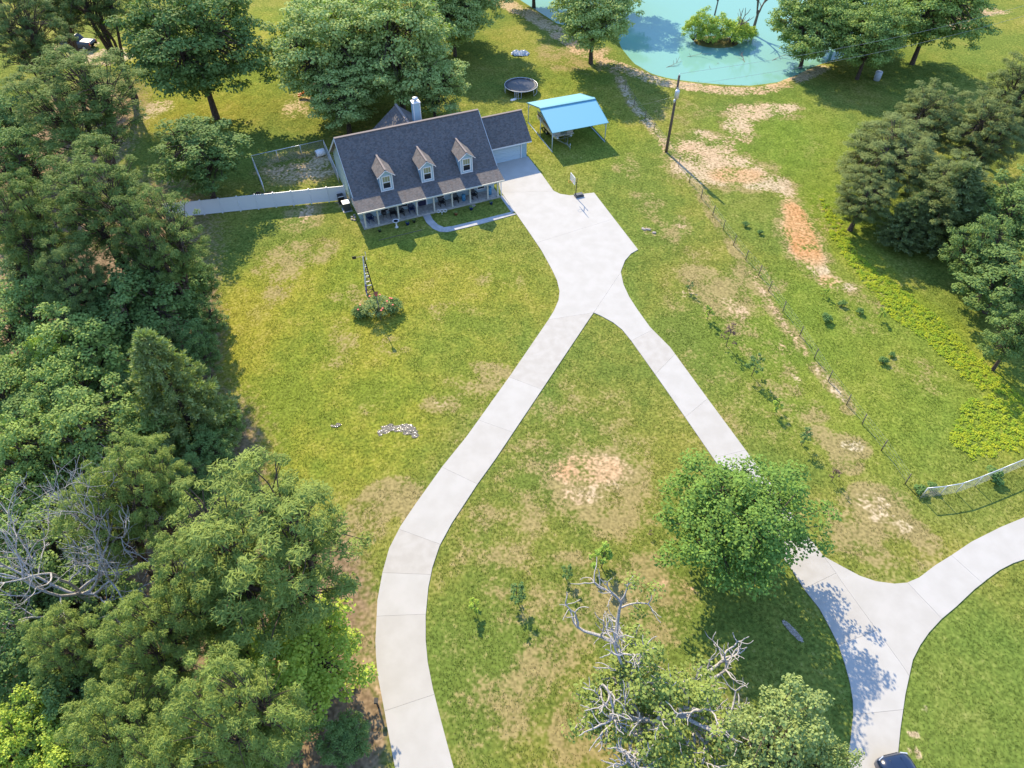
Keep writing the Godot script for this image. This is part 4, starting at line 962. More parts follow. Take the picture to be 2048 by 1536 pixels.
func build_house() -> void:
	var hs := thing("farm_house", "pale blue house with dark shingle roof, three dormers and a long front porch", "house", HOUSE_AT, HOUSE_TURN)
	keep_out.append(poly2([[0, 0]]) if false else house_poly(-0.2, -12.9, 21.1, 0.1))
	var ridge := Vector2(-6.63, 6.7)
	# walls
	var w := Shape.new()
	for sx in [0.06, 14.84]:
		w.tri(Vector3(sx, 2.72, -1.6), Vector3(sx, 2.72, -11.66), Vector3(sx, 6.55, -6.63))
		w.quad(Vector3(sx, 0, -1.6), Vector3(sx, 0, -11.66), Vector3(sx, 2.72, -11.66), Vector3(sx, 2.72, -1.6))
	w.quad(Vector3(0.06, 0, -1.6), Vector3(14.84, 0, -1.6), Vector3(14.84, 2.74, -1.6), Vector3(0.06, 2.74, -1.6))
	w.quad(Vector3(0.06, 0, -11.66), Vector3(14.84, 0, -11.66), Vector3(14.84, 2.7, -11.66), Vector3(0.06, 2.7, -11.66))
	part(hs, "wall", w, M.siding)
	# roofs
	var r := Shape.new()
	r.slab_roof(Vector3(-0.32, 2.8, -1.65), Vector3(15.2, 2.8, -1.65), Vector3(15.2, ridge.y, ridge.x), Vector3(-0.32, ridge.y, ridge.x), 0.12)
	r.slab_roof(Vector3(-0.32, 2.8, -11.61), Vector3(15.2, 2.8, -11.61), Vector3(15.2, ridge.y, ridge.x), Vector3(-0.32, ridge.y, ridge.x), 0.12)
	var roof := part(hs, "roof", r, M.shingle)
	var cap := Shape.new()
	cap.bar(Vector3(-0.33, ridge.y + 0.035, ridge.x - 0.04), Vector3(15.21, ridge.y + 0.035, ridge.x - 0.04), 0.28, 0.07)
	part(roof, "ridge_cap", cap, M.ridge_cap)
	for sx in [-0.34, 15.215]:
		var b := Shape.new()
		b.bar(Vector3(sx, 2.74, -1.6), Vector3(sx, ridge.y - 0.06, ridge.x), 0.03, 0.2)
		b.bar(Vector3(sx, 2.74, -11.66), Vector3(sx, ridge.y - 0.06, ridge.x), 0.03, 0.2)
		part(roof, "bargeboard", b, M.trim)
	# porch roof
	var pr := Shape.new()
	pr.slab_roof(Vector3(-0.5, 2.3, 0.42), Vector3(15.2, 2.3, 0.42), Vector3(15.2, 2.82, -1.66), Vector3(-0.5, 2.82, -1.66), 0.1)
	var por := part(hs, "porch_roof", pr, M.shingle)
	boxed(por, "gutter", M.cream, Vector3(7.35, 2.22, 0.46), Vector3(15.7, 0.14, 0.08))
	boxed(por, "beam", M.trim, Vector3(7.35, 2.1, -0.12), Vector3(14.9, 0.2, 0.16))
	for sx in [-0.51, 15.215]:
		var e := Shape.new()
		e.tri(Vector3(sx, 2.22, 0.42), Vector3(sx, 2.78, -1.64), Vector3(sx, 2.22, -1.64))
		part(por, "bargeboard", e, M.trim)
	# porch
	boxed(hs, "porch_floor", M.deck, Vector3(7.4, 0.09, -0.78), Vector3(14.9, 0.2, 1.6))
	for x in [0.2, 1.55, 3.68, 5.66, 7.52, 9.51, 11.51, 13.5, 14.65]:
		var c := Shape.new()
		c.box(Vector3(x, 1.1, -0.12), Vector3(0.15, 1.84, 0.15))
		c.box(Vector3(x, 0.24, -0.12), Vector3(0.2, 0.12, 0.2))
		c.box(Vector3(x, 1.94, -0.12), Vector3(0.2, 0.08, 0.2))
		part(hs, "column", c, M.cream)
	window(hs, 2.6, 1.25, -1.56, 0.85, 1.4, false)
	window(hs, 4.7, 1.25, -1.56, 0.85, 1.4, false)
	window(hs, 8.7, 1.25, -1.56, 0.85, 1.4, false)
	window(hs, 13.3, 1.25, -1.56, 0.85, 1.4, false)
	var dr := boxed(hs, "door", M.door, Vector3(6.65, 1.2, -1.57), Vector3(0.9, 2.0, 0.05))
	var df := Shape.new()
	for sx in [6.13, 7.17]: df.box(Vector3(sx, 1.22, -1.555), Vector3(0.13, 2.06, 0.08))
	df.box(Vector3(6.65, 2.3, -1.555), Vector3(1.17, 0.1, 0.08))
	part(dr, "door_frame", df, M.white)
	var kn := Shape.new()
	kn.lathe([Vector2(0, -.03), Vector2(.03, 0), Vector2(0, .03)], 8, Vector3(7.0, 1.15, -1.52))
	part(dr, "handle", kn, M.alum)
	# downspout on the right end of the porch
	barred(hs, "downspout", M.trim, Vector3(14.95, 0.1, 0.1), Vector3(14.95, 2.2, 0.1), 0.08)
	# dormers
	for x in [3.24, 7.54, 11.8]:
		var d := Shape.new()
		var z0 := -1.58
		var hw := 0.66
		d.quad(Vector3(x - hw, 2.72, z0), Vector3(x + hw, 2.72, z0), Vector3(x + hw, 4.62, z0), Vector3(x - hw, 4.62, z0))
		d.tri(Vector3(x - hw, 4.62, z0), Vector3(x + hw, 4.62, z0), Vector3(x, 5.12, z0))
		for s in [-1, 1]:
			d.tri(Vector3(x + s * hw, 2.72, z0), Vector3(x + s * hw, 4.62, z0), Vector3(x + s * hw, 4.62, -4.0))
		var dm := part(hs, "dormer", d, M.batten)
		var rf := Shape.new()
		for s in [-1, 1]:
			rf.slab_roof(Vector3(x + s * 0.9, 4.5, z0 + 0.2), Vector3(x + s * 0.9, 4.5, -3.85), Vector3(x, 5.2, -4.75), Vector3(x, 5.2, z0 + 0.2), 0.08)
		part(dm, "dormer_roof", rf, M.shingle)
		barred(dm, "dormer_ridge", M.ridge_cap, Vector3(x, 5.23, z0 + 0.21), Vector3(x, 5.23, -4.74), 0.18, 0.05)
		for s in [-1, 1]:
			barred(dm, "dormer_fascia", M.white, Vector3(x + s * 0.92, 4.44, z0 + 0.215), Vector3(x, 5.14, z0 + 0.215), 0.12, 0.025)
			boxed(dm, "corner_board", M.white, Vector3(x + s * 0.63, 3.66, z0 + 0.015), Vector3(0.09, 1.86, 0.04))
		boxed(dm, "sill_board", M.white, Vector3(x, 2.86, z0 + 0.02), Vector3(1.16, 0.1, 0.05))
		window(dm, x, 3.76, z0 + 0.04, 0.82, 1.36)
	# rear wing
	var rw := Shape.new()
	rw.tri(Vector3(4.0, 2.6, -12.5), Vector3(11.8, 2.6, -12.5), Vector3(7.9, 5.9, -12.5))
	rw.quad(Vector3(4.0, 0, -12.5), Vector3(11.8, 0, -12.5), Vector3(11.8, 2.6, -12.5), Vector3(4.0, 2.6, -12.5))
	for x in [4.0, 11.8]:
		rw.quad(Vector3(x, 0, -12.5), Vector3(x, 0, -11.68), Vector3(x, 2.6, -11.68), Vector3(x, 2.6, -12.5))
	part(hs, "rear_wing", rw, M.siding)
	var wr := Shape.new()
	for s in [-1, 1]:
		wr.slab_roof(Vector3(7.9 + s * 4.3, 2.65, -12.8), Vector3(7.9 + s * 4.3, 2.65, -11.4), Vector3(7.9, 6.0, -7.2), Vector3(7.9, 6.0, -12.8), 0.1)
	part(hs, "rear_roof", wr, M.shingle)
	barred(hs, "rear_ridge", M.ridge_cap, Vector3(7.9, 6.03, -12.82), Vector3(7.9, 6.03, -7.3), 0.26, 0.06)
	# chimney
	var ch := boxed(hs, "chimney", M.batten, Vector3(9.12, 5.6, -9.1), Vector3(0.76, 4.1, 0.76))
	for sx in [-0.36, 0.36]:
		boxed(ch, "corner_board", M.white, Vector3(9.12 + sx, 5.58, -8.705), Vector3(0.08, 4.05, 0.03))
	boxed(ch, "crown_cap", M.white, Vector3(9.12, 7.69, -9.1), Vector3(0.88, 0.08, 0.88))
	var fl := Shape.new()
	fl.lathe([Vector2(0.16, 7.73), Vector2(0.16, 7.95), Vector2(0.3, 7.95), Vector2(0.3, 8.1), Vector2(0, 8.16)], 10, Vector3(9.12, 0, -9.1))
	part(ch, "flue_cap", fl, M.galv, true)
	# garage
	var gw := Shape.new()
	gw.tri(Vector3(20.9, 2.15, -6.55), Vector3(20.9, 2.15, -11.1), Vector3(20.9, 4.4, -8.82))
	gw.quad(Vector3(20.9, 0, -6.55), Vector3(20.9, 0, -11.1), Vector3(20.9, 2.15, -11.1), Vector3(20.9, 2.15, -6.55))
	gw.quad(Vector3(20.16, 0, -6.55), Vector3(20.9, 0, -6.55), Vector3(20.9, 2.2, -6.55), Vector3(20.16, 2.2, -6.55))
	gw.quad(Vector3(14.86, 0, -6.55), Vector3(15.2, 0, -6.55), Vector3(15.2, 2.2, -6.55), Vector3(14.86, 2.2, -6.55))
	gw.quad(Vector3(15.2, 2.12, -6.55), Vector3(20.16, 2.12, -6.55), Vector3(20.16, 2.3, -6.55), Vector3(15.2, 2.3, -6.55))
	gw.quad(Vector3(14.86, 0, -11.1), Vector3(20.9, 0, -11.1), Vector3(20.9, 2.15, -11.1), Vector3(14.86, 2.15, -11.1))
	part(hs, "garage_wall", gw, M.batten)
	for k in 7:
		boxed(hs, "batten", M.siding, Vector3(20.26 + k * 0.1, 1.08, -6.54), Vector3(0.025, 2.1, 0.02))
	var gr := Shape.new()
	gr.slab_roof(Vector3(14.86, 2.25, -5.95), Vector3(21.25, 2.25, -5.95), Vector3(21.25, 4.55, -8.82), Vector3(14.86, 4.55, -8.82), 0.1)
	gr.slab_roof(Vector3(14.86, 2.25, -11.69), Vector3(21.25, 2.25, -11.69), Vector3(21.25, 4.55, -8.82), Vector3(14.86, 4.55, -8.82), 0.1)
	part(hs, "garage_roof", gr, M.shingle)
	barred(hs, "garage_ridge", M.ridge_cap, Vector3(15.25, 4.585, -8.85), Vector3(21.26, 4.585, -8.85), 0.26, 0.06)
	boxed(hs, "garage_fascia", M.trim, Vector3(18.2, 2.16, -5.97), Vector3(6.1, 0.14, 0.03))
	var gd := Node3D.new()
	gd.name = "garage_door"
	hs.add_child(gd)
	for k in 4:
		boxed(gd, "panel", M.garage_door, Vector3(17.68, 0.27 + k * 0.53, -6.58), Vector3(4.9, 0.515, 0.05))
	for sx in [15.16, 20.2]:
		boxed(gd, "jamb", M.white, Vector3(sx, 1.07, -6.53), Vector3(0.09, 2.14, 0.07))

func house_poly(x0: float, z0: float, x1: float, z1: float) -> PackedVector2Array:
	var t := Transform3D(Basis(Vector3.UP, HOUSE_TURN), HOUSE_AT)
	var p := PackedVector2Array()
	for q in [Vector3(x0, 0, z1), Vector3(x1 if z1 < -6 else 14.9, 0, z1), Vector3(14.9, 0, -6.6), Vector3(x1, 0, -6.6), Vector3(x1, 0, z0), Vector3(x0, 0, z0)]:
		var v: Vector3 = t * q
		p.append(Vector2(v.x, v.z))
	return p

func hp(x: float, y: float, z: float) -> Vector3:
	return Transform3D(Basis(Vector3.UP, HOUSE_TURN), HOUSE_AT) * Vector3(x, y, z)

func chair(x: float, z: float, turn: float, label: String, m: Material) -> void:
	var t := thing("porch_chair", label, "chair", hp(x, 0.19, z), HOUSE_TURN + turn, "dark chairs on the porch")
	boxed(t, "seat", m, Vector3(0, 0.4, 0), Vector3(0.52, 0.05, 0.5))
	for k in 5:
		barred(t, "back_slat", m, Vector3(-0.2 + k * 0.1, 0.42, -0.22), Vector3(-0.2 + k * 0.1, 1.05, -0.38), 0.075, 0.025)
	for s in [-1, 1]:
		boxed(t, "armrest", m, Vector3(s * 0.29, 0.62, 0.0), Vector3(0.09, 0.03, 0.56))
		boxed(t, "leg", m, Vector3(s * 0.27, 0.32, 0.22), Vector3(0.05, 0.58, 0.05))
		boxed(t, "leg", m, Vector3(s * 0.27, 0.32, -0.2), Vector3(0.05, 0.58, 0.05))
		barred(t, "rocker", m, Vector3(s * 0.27, 0.02, -0.4), Vector3(s * 0.27, 0.02, 0.36), 0.04, 0.035)

func pot(at_: Vector3, r: float, m: Material, leafy: bool, label: String, grp := "") -> void:
	var t := thing("planter", label, "planter", at_, rnd(0, TAU), grp)
	var s := Shape.new()
	s.lathe([Vector2(0, 0), Vector2(r * 0.7, 0), Vector2(r, r * 1.4), Vector2(r * 1.08, r * 1.4), Vector2(r * 1.08, r * 1.55), Vector2(r * 0.9, r * 1.55), Vector2(r * 0.85, r * 1.3), Vector2(0, r * 1.3)], 12)
	part(t, "pot", s, m, true)
	if leafy:
		var L := Leaves.new()
		clump(L, Vector3(0, r * 2.0, 0), Vector3(r * 1.2, r * 0.9, r * 1.2), 60, r * 0.5)
		part(t, "plant", L, M.leaf[2])

func build_house_things() -> void:
	rng.seed = 31
	chair(0.9, -0.9, 0.2, "dark blue rocking chair at the fenced end of the porch", M.dark_blue)
	chair(3.3, -0.9, -0.1, "dark rocking chair behind the birdbath on the porch", M.black)
	chair(4.1, -0.8, 0.1, "dark rocking chair left of the front door on the porch", M.black)
	chair(5.3, -0.9, 0.0, "dark blue rocking chair next to the front door", M.dark_blue)
	chair(8.6, -0.8, 0.1, "dark rocking chair right of the front door on the porch", M.black)
	chair(10.1, -0.8, -0.1, "black rocking chair in the middle bay of the porch", M.black)
	chair(12.2, -0.8, 0.15, "black rocking chair near the drive end of the porch", M.black)
	var g := thing("kettle_grill", "round black kettle grill below the porch window", "grill", hp(2.35, 0.19, -0.8))
	var s := Shape.new()
	s.lathe([Vector2(0, 0.5), Vector2(0.22, 0.55), Vector2(0.3, 0.72), Vector2(0.22, 0.9), Vector2(0, 0.97)], 14)
	part(g, "bowl", s, M.black, true)
	for k in 3:
		var a := TAU * k / 3
		barred(g, "leg", M.steel_dark, Vector3(cos(a) * .28, 0, sin(a) * .28), Vector3(cos(a) * .15, 0.58, sin(a) * .15), 0.03)
	var b := thing("storage_bin", "teal plastic drum on the porch between chairs", "bin", hp(11.0, 0.19, -0.75))
	s = Shape.new()
	s.lathe([Vector2(0, 0), Vector2(.2, 0), Vector2(.22, .7), Vector2(.19, .72), Vector2(0, .74)], 12)
	part(b, "drum", s, M.teal, true)
	b = thing("storage_bin", "blue plastic drum at the drive end of the porch", "bin", hp(13.95, 0.19, -0.8))
	part(b, "drum", s, M.teal, true).scale = Vector3(1.25, 1.2, 1.25)
	# front beds
	var spots := [[1.3, 0.95, 0.16, "small dark planter at the far corner of the front bed", "b"], [4.25, 0.9, 0.2, "blue glazed planter between birdbath and path", "u"], [5.0, 0.75, 0.16, "small dark planter near the path start", "b"], [11.2, 0.95, 0.2, "blue glazed planter in the bed near the drive", "u"], [13.5, 0.8, 0.18, "blue leafy planter in the bed corner by the drive", "u"], [9.4, 1.2, 0.17, "terracotta planter in the bed below the porch", "t"]]
	for q in spots:
		pot(hp(q[0], 0.0, q[1]), q[2], {"b": M.black, "u": M.blue_pot, "t": M.terracotta}[q[4]], true, q[3])
	var bb := thing("birdbath", "white pedestal birdbath in the shaded front bed", "birdbath", hp(3.1, 0, 0.85))
	s = Shape.new()
	s.lathe([Vector2(0, 0), Vector2(.2, 0), Vector2(.09, .12), Vector2(.07, .55), Vector2(.12, .62), Vector2(.34, .74), Vector2(.34, .78), Vector2(.3, .77), Vector2(.1, .68), Vector2(0, .67)], 16)
	part(bb, "basin", s, M.white, true)
	s = Shape.new()
	s.lathe([Vector2(0, .745), Vector2(.26, .745)], 16)
	part(bb, "water", s, M.glass)
	var or_ := thing("garden_ornament", "white openwork garden ornament beside the path in the bed", "ornament", hp(8.1, 0, 0.55))
	for k in 3:
		s = Shape.new()
		var ring := []
		for i in 11:
			var a := TAU * i / 10
			ring.append(Vector3(-0.35 + k * 0.35 + cos(a) * 0.17, 0.4 + sin(a) * 0.17 + k * 0.04, 0))
		var rr := []
		for i in 11: rr.append(0.035)
		s.tube(ring, rr, 5)
		part(or_, "hoop", s, M.white, true)
	barred(or_, "stake", M.white, Vector3(0, 0, 0), Vector3(0, 0.3, 0), 0.04)
	var sl := thing("stepping_stone", "pale flat stone in the bed near the porch edge", "stone", hp(11.6, 0, 0.35), HOUSE_TURN)
	s = Shape.new()
	s.prism(PackedVector2Array([Vector2(-.3, -.1), Vector2(-.1, -.2), Vector2(.25, -.16), Vector2(.33, .05), Vector2(.1, .18), Vector2(-.25, .15)]), 0, 0.06)
	part(sl, "slab", s, M.stone)
	# edging line of the beds
	barred(thing("bed_edging", "thin pale edging strip along the grass of the front bed", "edging"), "strip", M.snag, hp(0.8, 0.02, 2.35), hp(5.35, 0.02, 2.35), 0.03, 0.05)
	# air conditioner and bin beside the gable
	var p := hp(-0.75, 0, -4.2)
	var ac := thing("air_conditioner", "square white topped air conditioner beside the gable wall", "air conditioner", p, HOUSE_TURN)
	boxed(ac, "pad", M.walk, Vector3(0, 0.04, 0), Vector3(0.95, 0.08, 0.95))
	boxed(ac, "cabinet", M.steel_dark, Vector3(0, 0.5, 0), Vector3(0.74, 0.84, 0.74))
	boxed(ac, "top", M.white, Vector3(0, 0.95, 0), Vector3(0.78, 0.05, 0.78))
	s = Shape.new()
	s.lathe([Vector2(0.13, 0.985), Vector2(0.25, 0.985), Vector2(0.25, 0.98)], 16)
	part(ac, "fan_grille", s, M.steel_dark)
	p = hp(-0.95, 0, -5.7)
	var tb := thing("trash_bin", "black wheeled bin with white rim at the fence corner", "bin", p, HOUSE_TURN)
	boxed(tb, "body", M.black, Vector3(0, 0.45, 0), Vector3(0.6, 0.9, 0.6))
	boxed(tb, "rim", M.white, Vector3(0, 0.92, 0.3), Vector3(0.64, 0.05, 0.06))
	boxed(tb, "lid", M.black, Vector3(0, 0.93, -0.03), Vector3(0.62, 0.06, 0.58))
	for k in 5:
		var st := thing("loose_stone", "pale loose stone on the bare soil by the gable wall", "stone", hp(-0.55 + rnd(-.25, .25), 0, -2.9 + k * 0.22), rnd(0, 6), "stones by the gable wall")
		s = Shape.new()
		s.lathe([Vector2(0, 0), Vector2(.15, .02), Vector2(.13, .1), Vector2(0, .14)], 7)
		part(st, "stone", s, M.stone)


# ---------------------------------------------------------------- yard things
func build_fences() -> void:
	# white vinyl privacy fence
	var a := Vector3(-34.9, 0, -62.2)
	var b := Vector3(-16.6, 0, -69.9)
	b = hp(-0.15, 0, -6.0)
	a = b + (Vector3(-33.2, 0, -62.95) - b).normalized() * 18.4
	var f := thing("privacy_fence", "white vinyl privacy fence running from the house into the trees", "fence", b)
	var d := (a - b).normalized()
	var n := 10
	for i in n:
		var p := d * (0.2 + i * 1.82)
		var q := d * (0.2 + (i + 1) * 1.82)
		barred(f, "panel", M.vinyl, p + Vector3(0, 0.85, 0) + d * 0.07, q + Vector3(0, 0.85, 0) - d * 0.07, 0.04, 1.55)
		barred(f, "rail", M.vinyl, p + Vector3(0, 1.66, 0) + d * 0.07, q + Vector3(0, 1.66, 0) - d * 0.07, 0.07, 0.1)
		barred(f, "post", M.vinyl, q, q + Vector3(0, 1.8, 0), 0.13)
	barred(f, "post", M.vinyl, d * 0.2, d * 0.2 + Vector3(0, 1.8, 0), 0.13)
	# dog run of chain link
	var k := thing("dog_run", "silver chain link dog run behind the white fence", "fence", Vector3.ZERO)
	var pts := []
	for q in KENNEL: pts.append(Vector3(q[0], 0, q[1]))
	chain_link(k, [pts[3], pts[0], pts[1], pts[2]], 1.5, 2.6)
	var br := thing("dog_barrel", "pale plastic barrel on its side in the dog run", "barrel", at("barrel"), 0.6)
	var s := Shape.new()
	s.tube([Vector3(-0.55, 0.42, 0), Vector3(-0.5, 0.42, 0), Vector3(0, 0.42, 0), Vector3(0.5, 0.42, 0), Vector3(0.52, 0.42, 0)], [0.3, 0.4, 0.43, 0.4, 0.33], 14, false)
	part(br, "shell", s, M.white, true)
	s = Shape.new()
	s.tube([Vector3(0.3, 0.42, 0), Vector3(0.31, 0.42, 0)], [0.3, 0.3], 12)
	part(br, "inside", s, M.black)
	# wire fence on the right
	var wf := thing("wire_fence", "long wire field fence on grey posts past the utility pole", "fence")
	rng.seed = 61
	var prev := []
	for i in POSTS.size():
		var p := Vector3(POSTS[i][0], 0, POSTS[i][1])
		p.y = minf(0, height(p.x, p.z))
		var lean := Vector3(rnd(-.06, .06), 0, rnd(-.06, .06))
		tubed(wf, "post", M.snag, [p, p + Vector3(0, 1.2, 0) + lean], [0.04, 0.036], 6)
		var now := []
		for h in [0.3, 0.6, 0.9, 1.15]: now.append(p + Vector3(0, h, 0) + lean * h)
		if i > 0:
			for q in 4:
				barred(wf, "wire", M.wire, prev[q], now[q], 0.006)
		prev = now
	# curved chain link fence by the entrance
	var c := thing("entrance_fence", "curved silver chain link fence near the drive entrance", "fence")
	var cp := []
	for q in CHAIN2: cp.append(Vector3(q[0], 0, q[1]))
	chain_link(c, cp, 1.2, 1.8)

func chain_link(k: Node3D, pts: Array, h: float, gap: float) -> void:
	for i in pts.size() - 1:
		var p: Vector3 = pts[i]
		var q: Vector3 = pts[i + 1]
		var l := p.distance_to(q)
		var n := maxi(1, int(l / gap))
		for j in n + (1 if i == pts.size() - 2 else 0):
			var o := p.lerp(q, float(j) / n)
			tubed(k, "post", M.galv, [o, o + Vector3(0, h, 0)], [0.035, 0.035], 6)
		tubed(k, "top_rail", M.galv, [p + Vector3(0, h, 0), q + Vector3(0, h, 0)], [0.035, 0.035], 6)
		var s := Shape.new()
		var d := (q - p) / l
		var x := -h
		while x < l:
			for sg in [0, 1]:
				var x0 := x
				var x1 := x + h
				var y0 := 0.03
				var y1 := h
				if x0 < 0: y0 -= x0; x0 = 0.0
				if x1 > l: y1 -= x1 - l; x1 = l
				if x1 > x0 and y1 > y0:
					s.bar(p + d * (x0 if sg == 0 else l - x0) + Vector3(0, y0, 0), p + d * (x1 if sg == 0 else l - x1) + Vector3(0, y1, 0), 0.0045, 0.0045)
			x += 0.11
		var m := part(k, "wire_mesh", s, M.wire)
		m.set_meta("kind", "stuff")

func build_pole() -> void:
	var p := at("pole")
	var t := thing("utility_pole", "tall wooden utility pole with a grey transformer", "utility pole", p)
	tubed(t, "pole", M.pole, [Vector3(0, -0.2, 0), Vector3(0.02, 4.5, 0), Vector3(0, 8.9, 0)], [0.17, 0.145, 0.12], 10)
	var s := Shape.new()
	s.lathe([Vector2(0, 6.6), Vector2(.24, 6.6), Vector2(.25, 7.4), Vector2(.2, 7.5), Vector2(0, 7.55)], 14, Vector3(0.0, 0, 0.42))
	var tr := part(t, "transformer", s, M.galv, true)
	for sx in [-0.09, 0.09]:
		tubed(tr, "bushing", M.white, [Vector3(sx, 7.5, 0.42), Vector3(sx, 7.78, 0.42)], [0.035, 0.025], 6)
	boxed(t, "bracket", M.galv, Vector3(0, 7.0, 0.17), Vector3(0.12, 0.5, 0.12))
	tubed(t, "insulator", M.white, [Vector3(0, 8.88, 0), Vector3(0, 9.1, 0)], [0.05, 0.04], 6)
	tubed(t, "meter_box", M.galv, [Vector3(-0.1, 6.0, 0.18), Vector3(-0.1, 6.35, 0.18)], [0.11, 0.11], 8)
	for w in [[Vector3(0, 9.08, 0), Vector3(62, 10.6, -26)], [Vector3(0, 7.7, 0.1), Vector3(62, 9.2, -26)]]:
		var c := thing("power_line", "thin overhead line from the utility pole to the right" if w[0].y > 8 else "lower overhead line from the transformer to the right", "power line", p)
		var pts := []
		var rad := []
		for i in 17:
			var f := i / 16.0
			pts.append(w[0].lerp(w[1], f) - Vector3(0, sin(f * PI) * 1.4, 0)); rad.append(0.012)
		tubed(c, "cable", M.wire, pts, rad, 4)
	var g := thing("guy_wire", "pale guy wire slanting from the utility pole to the ground", "wire", p)
	tubed(g, "cable", M.wire, [Vector3(-0.1, 6.6, 0), Vector3(16.2, 0, -87.6) - p], [0.007, 0.007], 4)

func build_hoop() -> void:
	var t := thing("basketball_hoop", "portable basketball hoop with grey base on the drive corner", "basketball hoop", at("bb", 0.06), 0.35)
	var s := Shape.new()
	s.box(Vector3(0.35, 0.12, 0), Vector3(0.95, 0.18, 0.6))
	s.box(Vector3(0.35, 0.24, 0), Vector3(0.75, 0.08, 0.45))
	part(t, "base", s, M.steel_dark)
	tubed(t, "pole", M.black, [Vector3(-0.05, 0.1, 0), Vector3(-0.02, 1.2, 0), Vector3(0.0, 2.2, 0)], [0.045, 0.045, 0.04], 8)
	for s2 in [-1, 1]:
		tubed(t, "arm", M.black, [Vector3(0, 1.6, s2 * 0.06), Vector3(-0.45, 2.15, s2 * 0.06)], [0.02, 0.02], 5)
	var bd := mat(0.75, 0.77, 0.8, 0.1)
	bd.transparency = BaseMaterial3D.TRANSPARENCY_ALPHA
	bd.albedo_color.a = 0.35
	var board := boxed(t, "backboard", bd, Vector3(-0.5, 2.25, 0), Vector3(0.03, 0.75, 1.1))
	for q in [[Vector3(-0.5, 2.64, 0), Vector3(0.05, 0.04, 1.16)], [Vector3(-0.5, 1.86, 0), Vector3(0.05, 0.04, 1.16)], [Vector3(-0.5, 2.25, 0.57), Vector3(0.05, 0.74, 0.04)], [Vector3(-0.5, 2.25, -0.57), Vector3(0.05, 0.74, 0.04)]]:
		boxed(board, "frame", M.white, q[0], q[1])
	var ring := []
	var rr := []
	for i in 13:
		var a := TAU * i / 12
		ring.append(Vector3(-0.76 + cos(a) * 0.23, 1.98, sin(a) * 0.23)); rr.append(0.012)
	tubed(t, "rim", M.orange, ring, rr, 5)

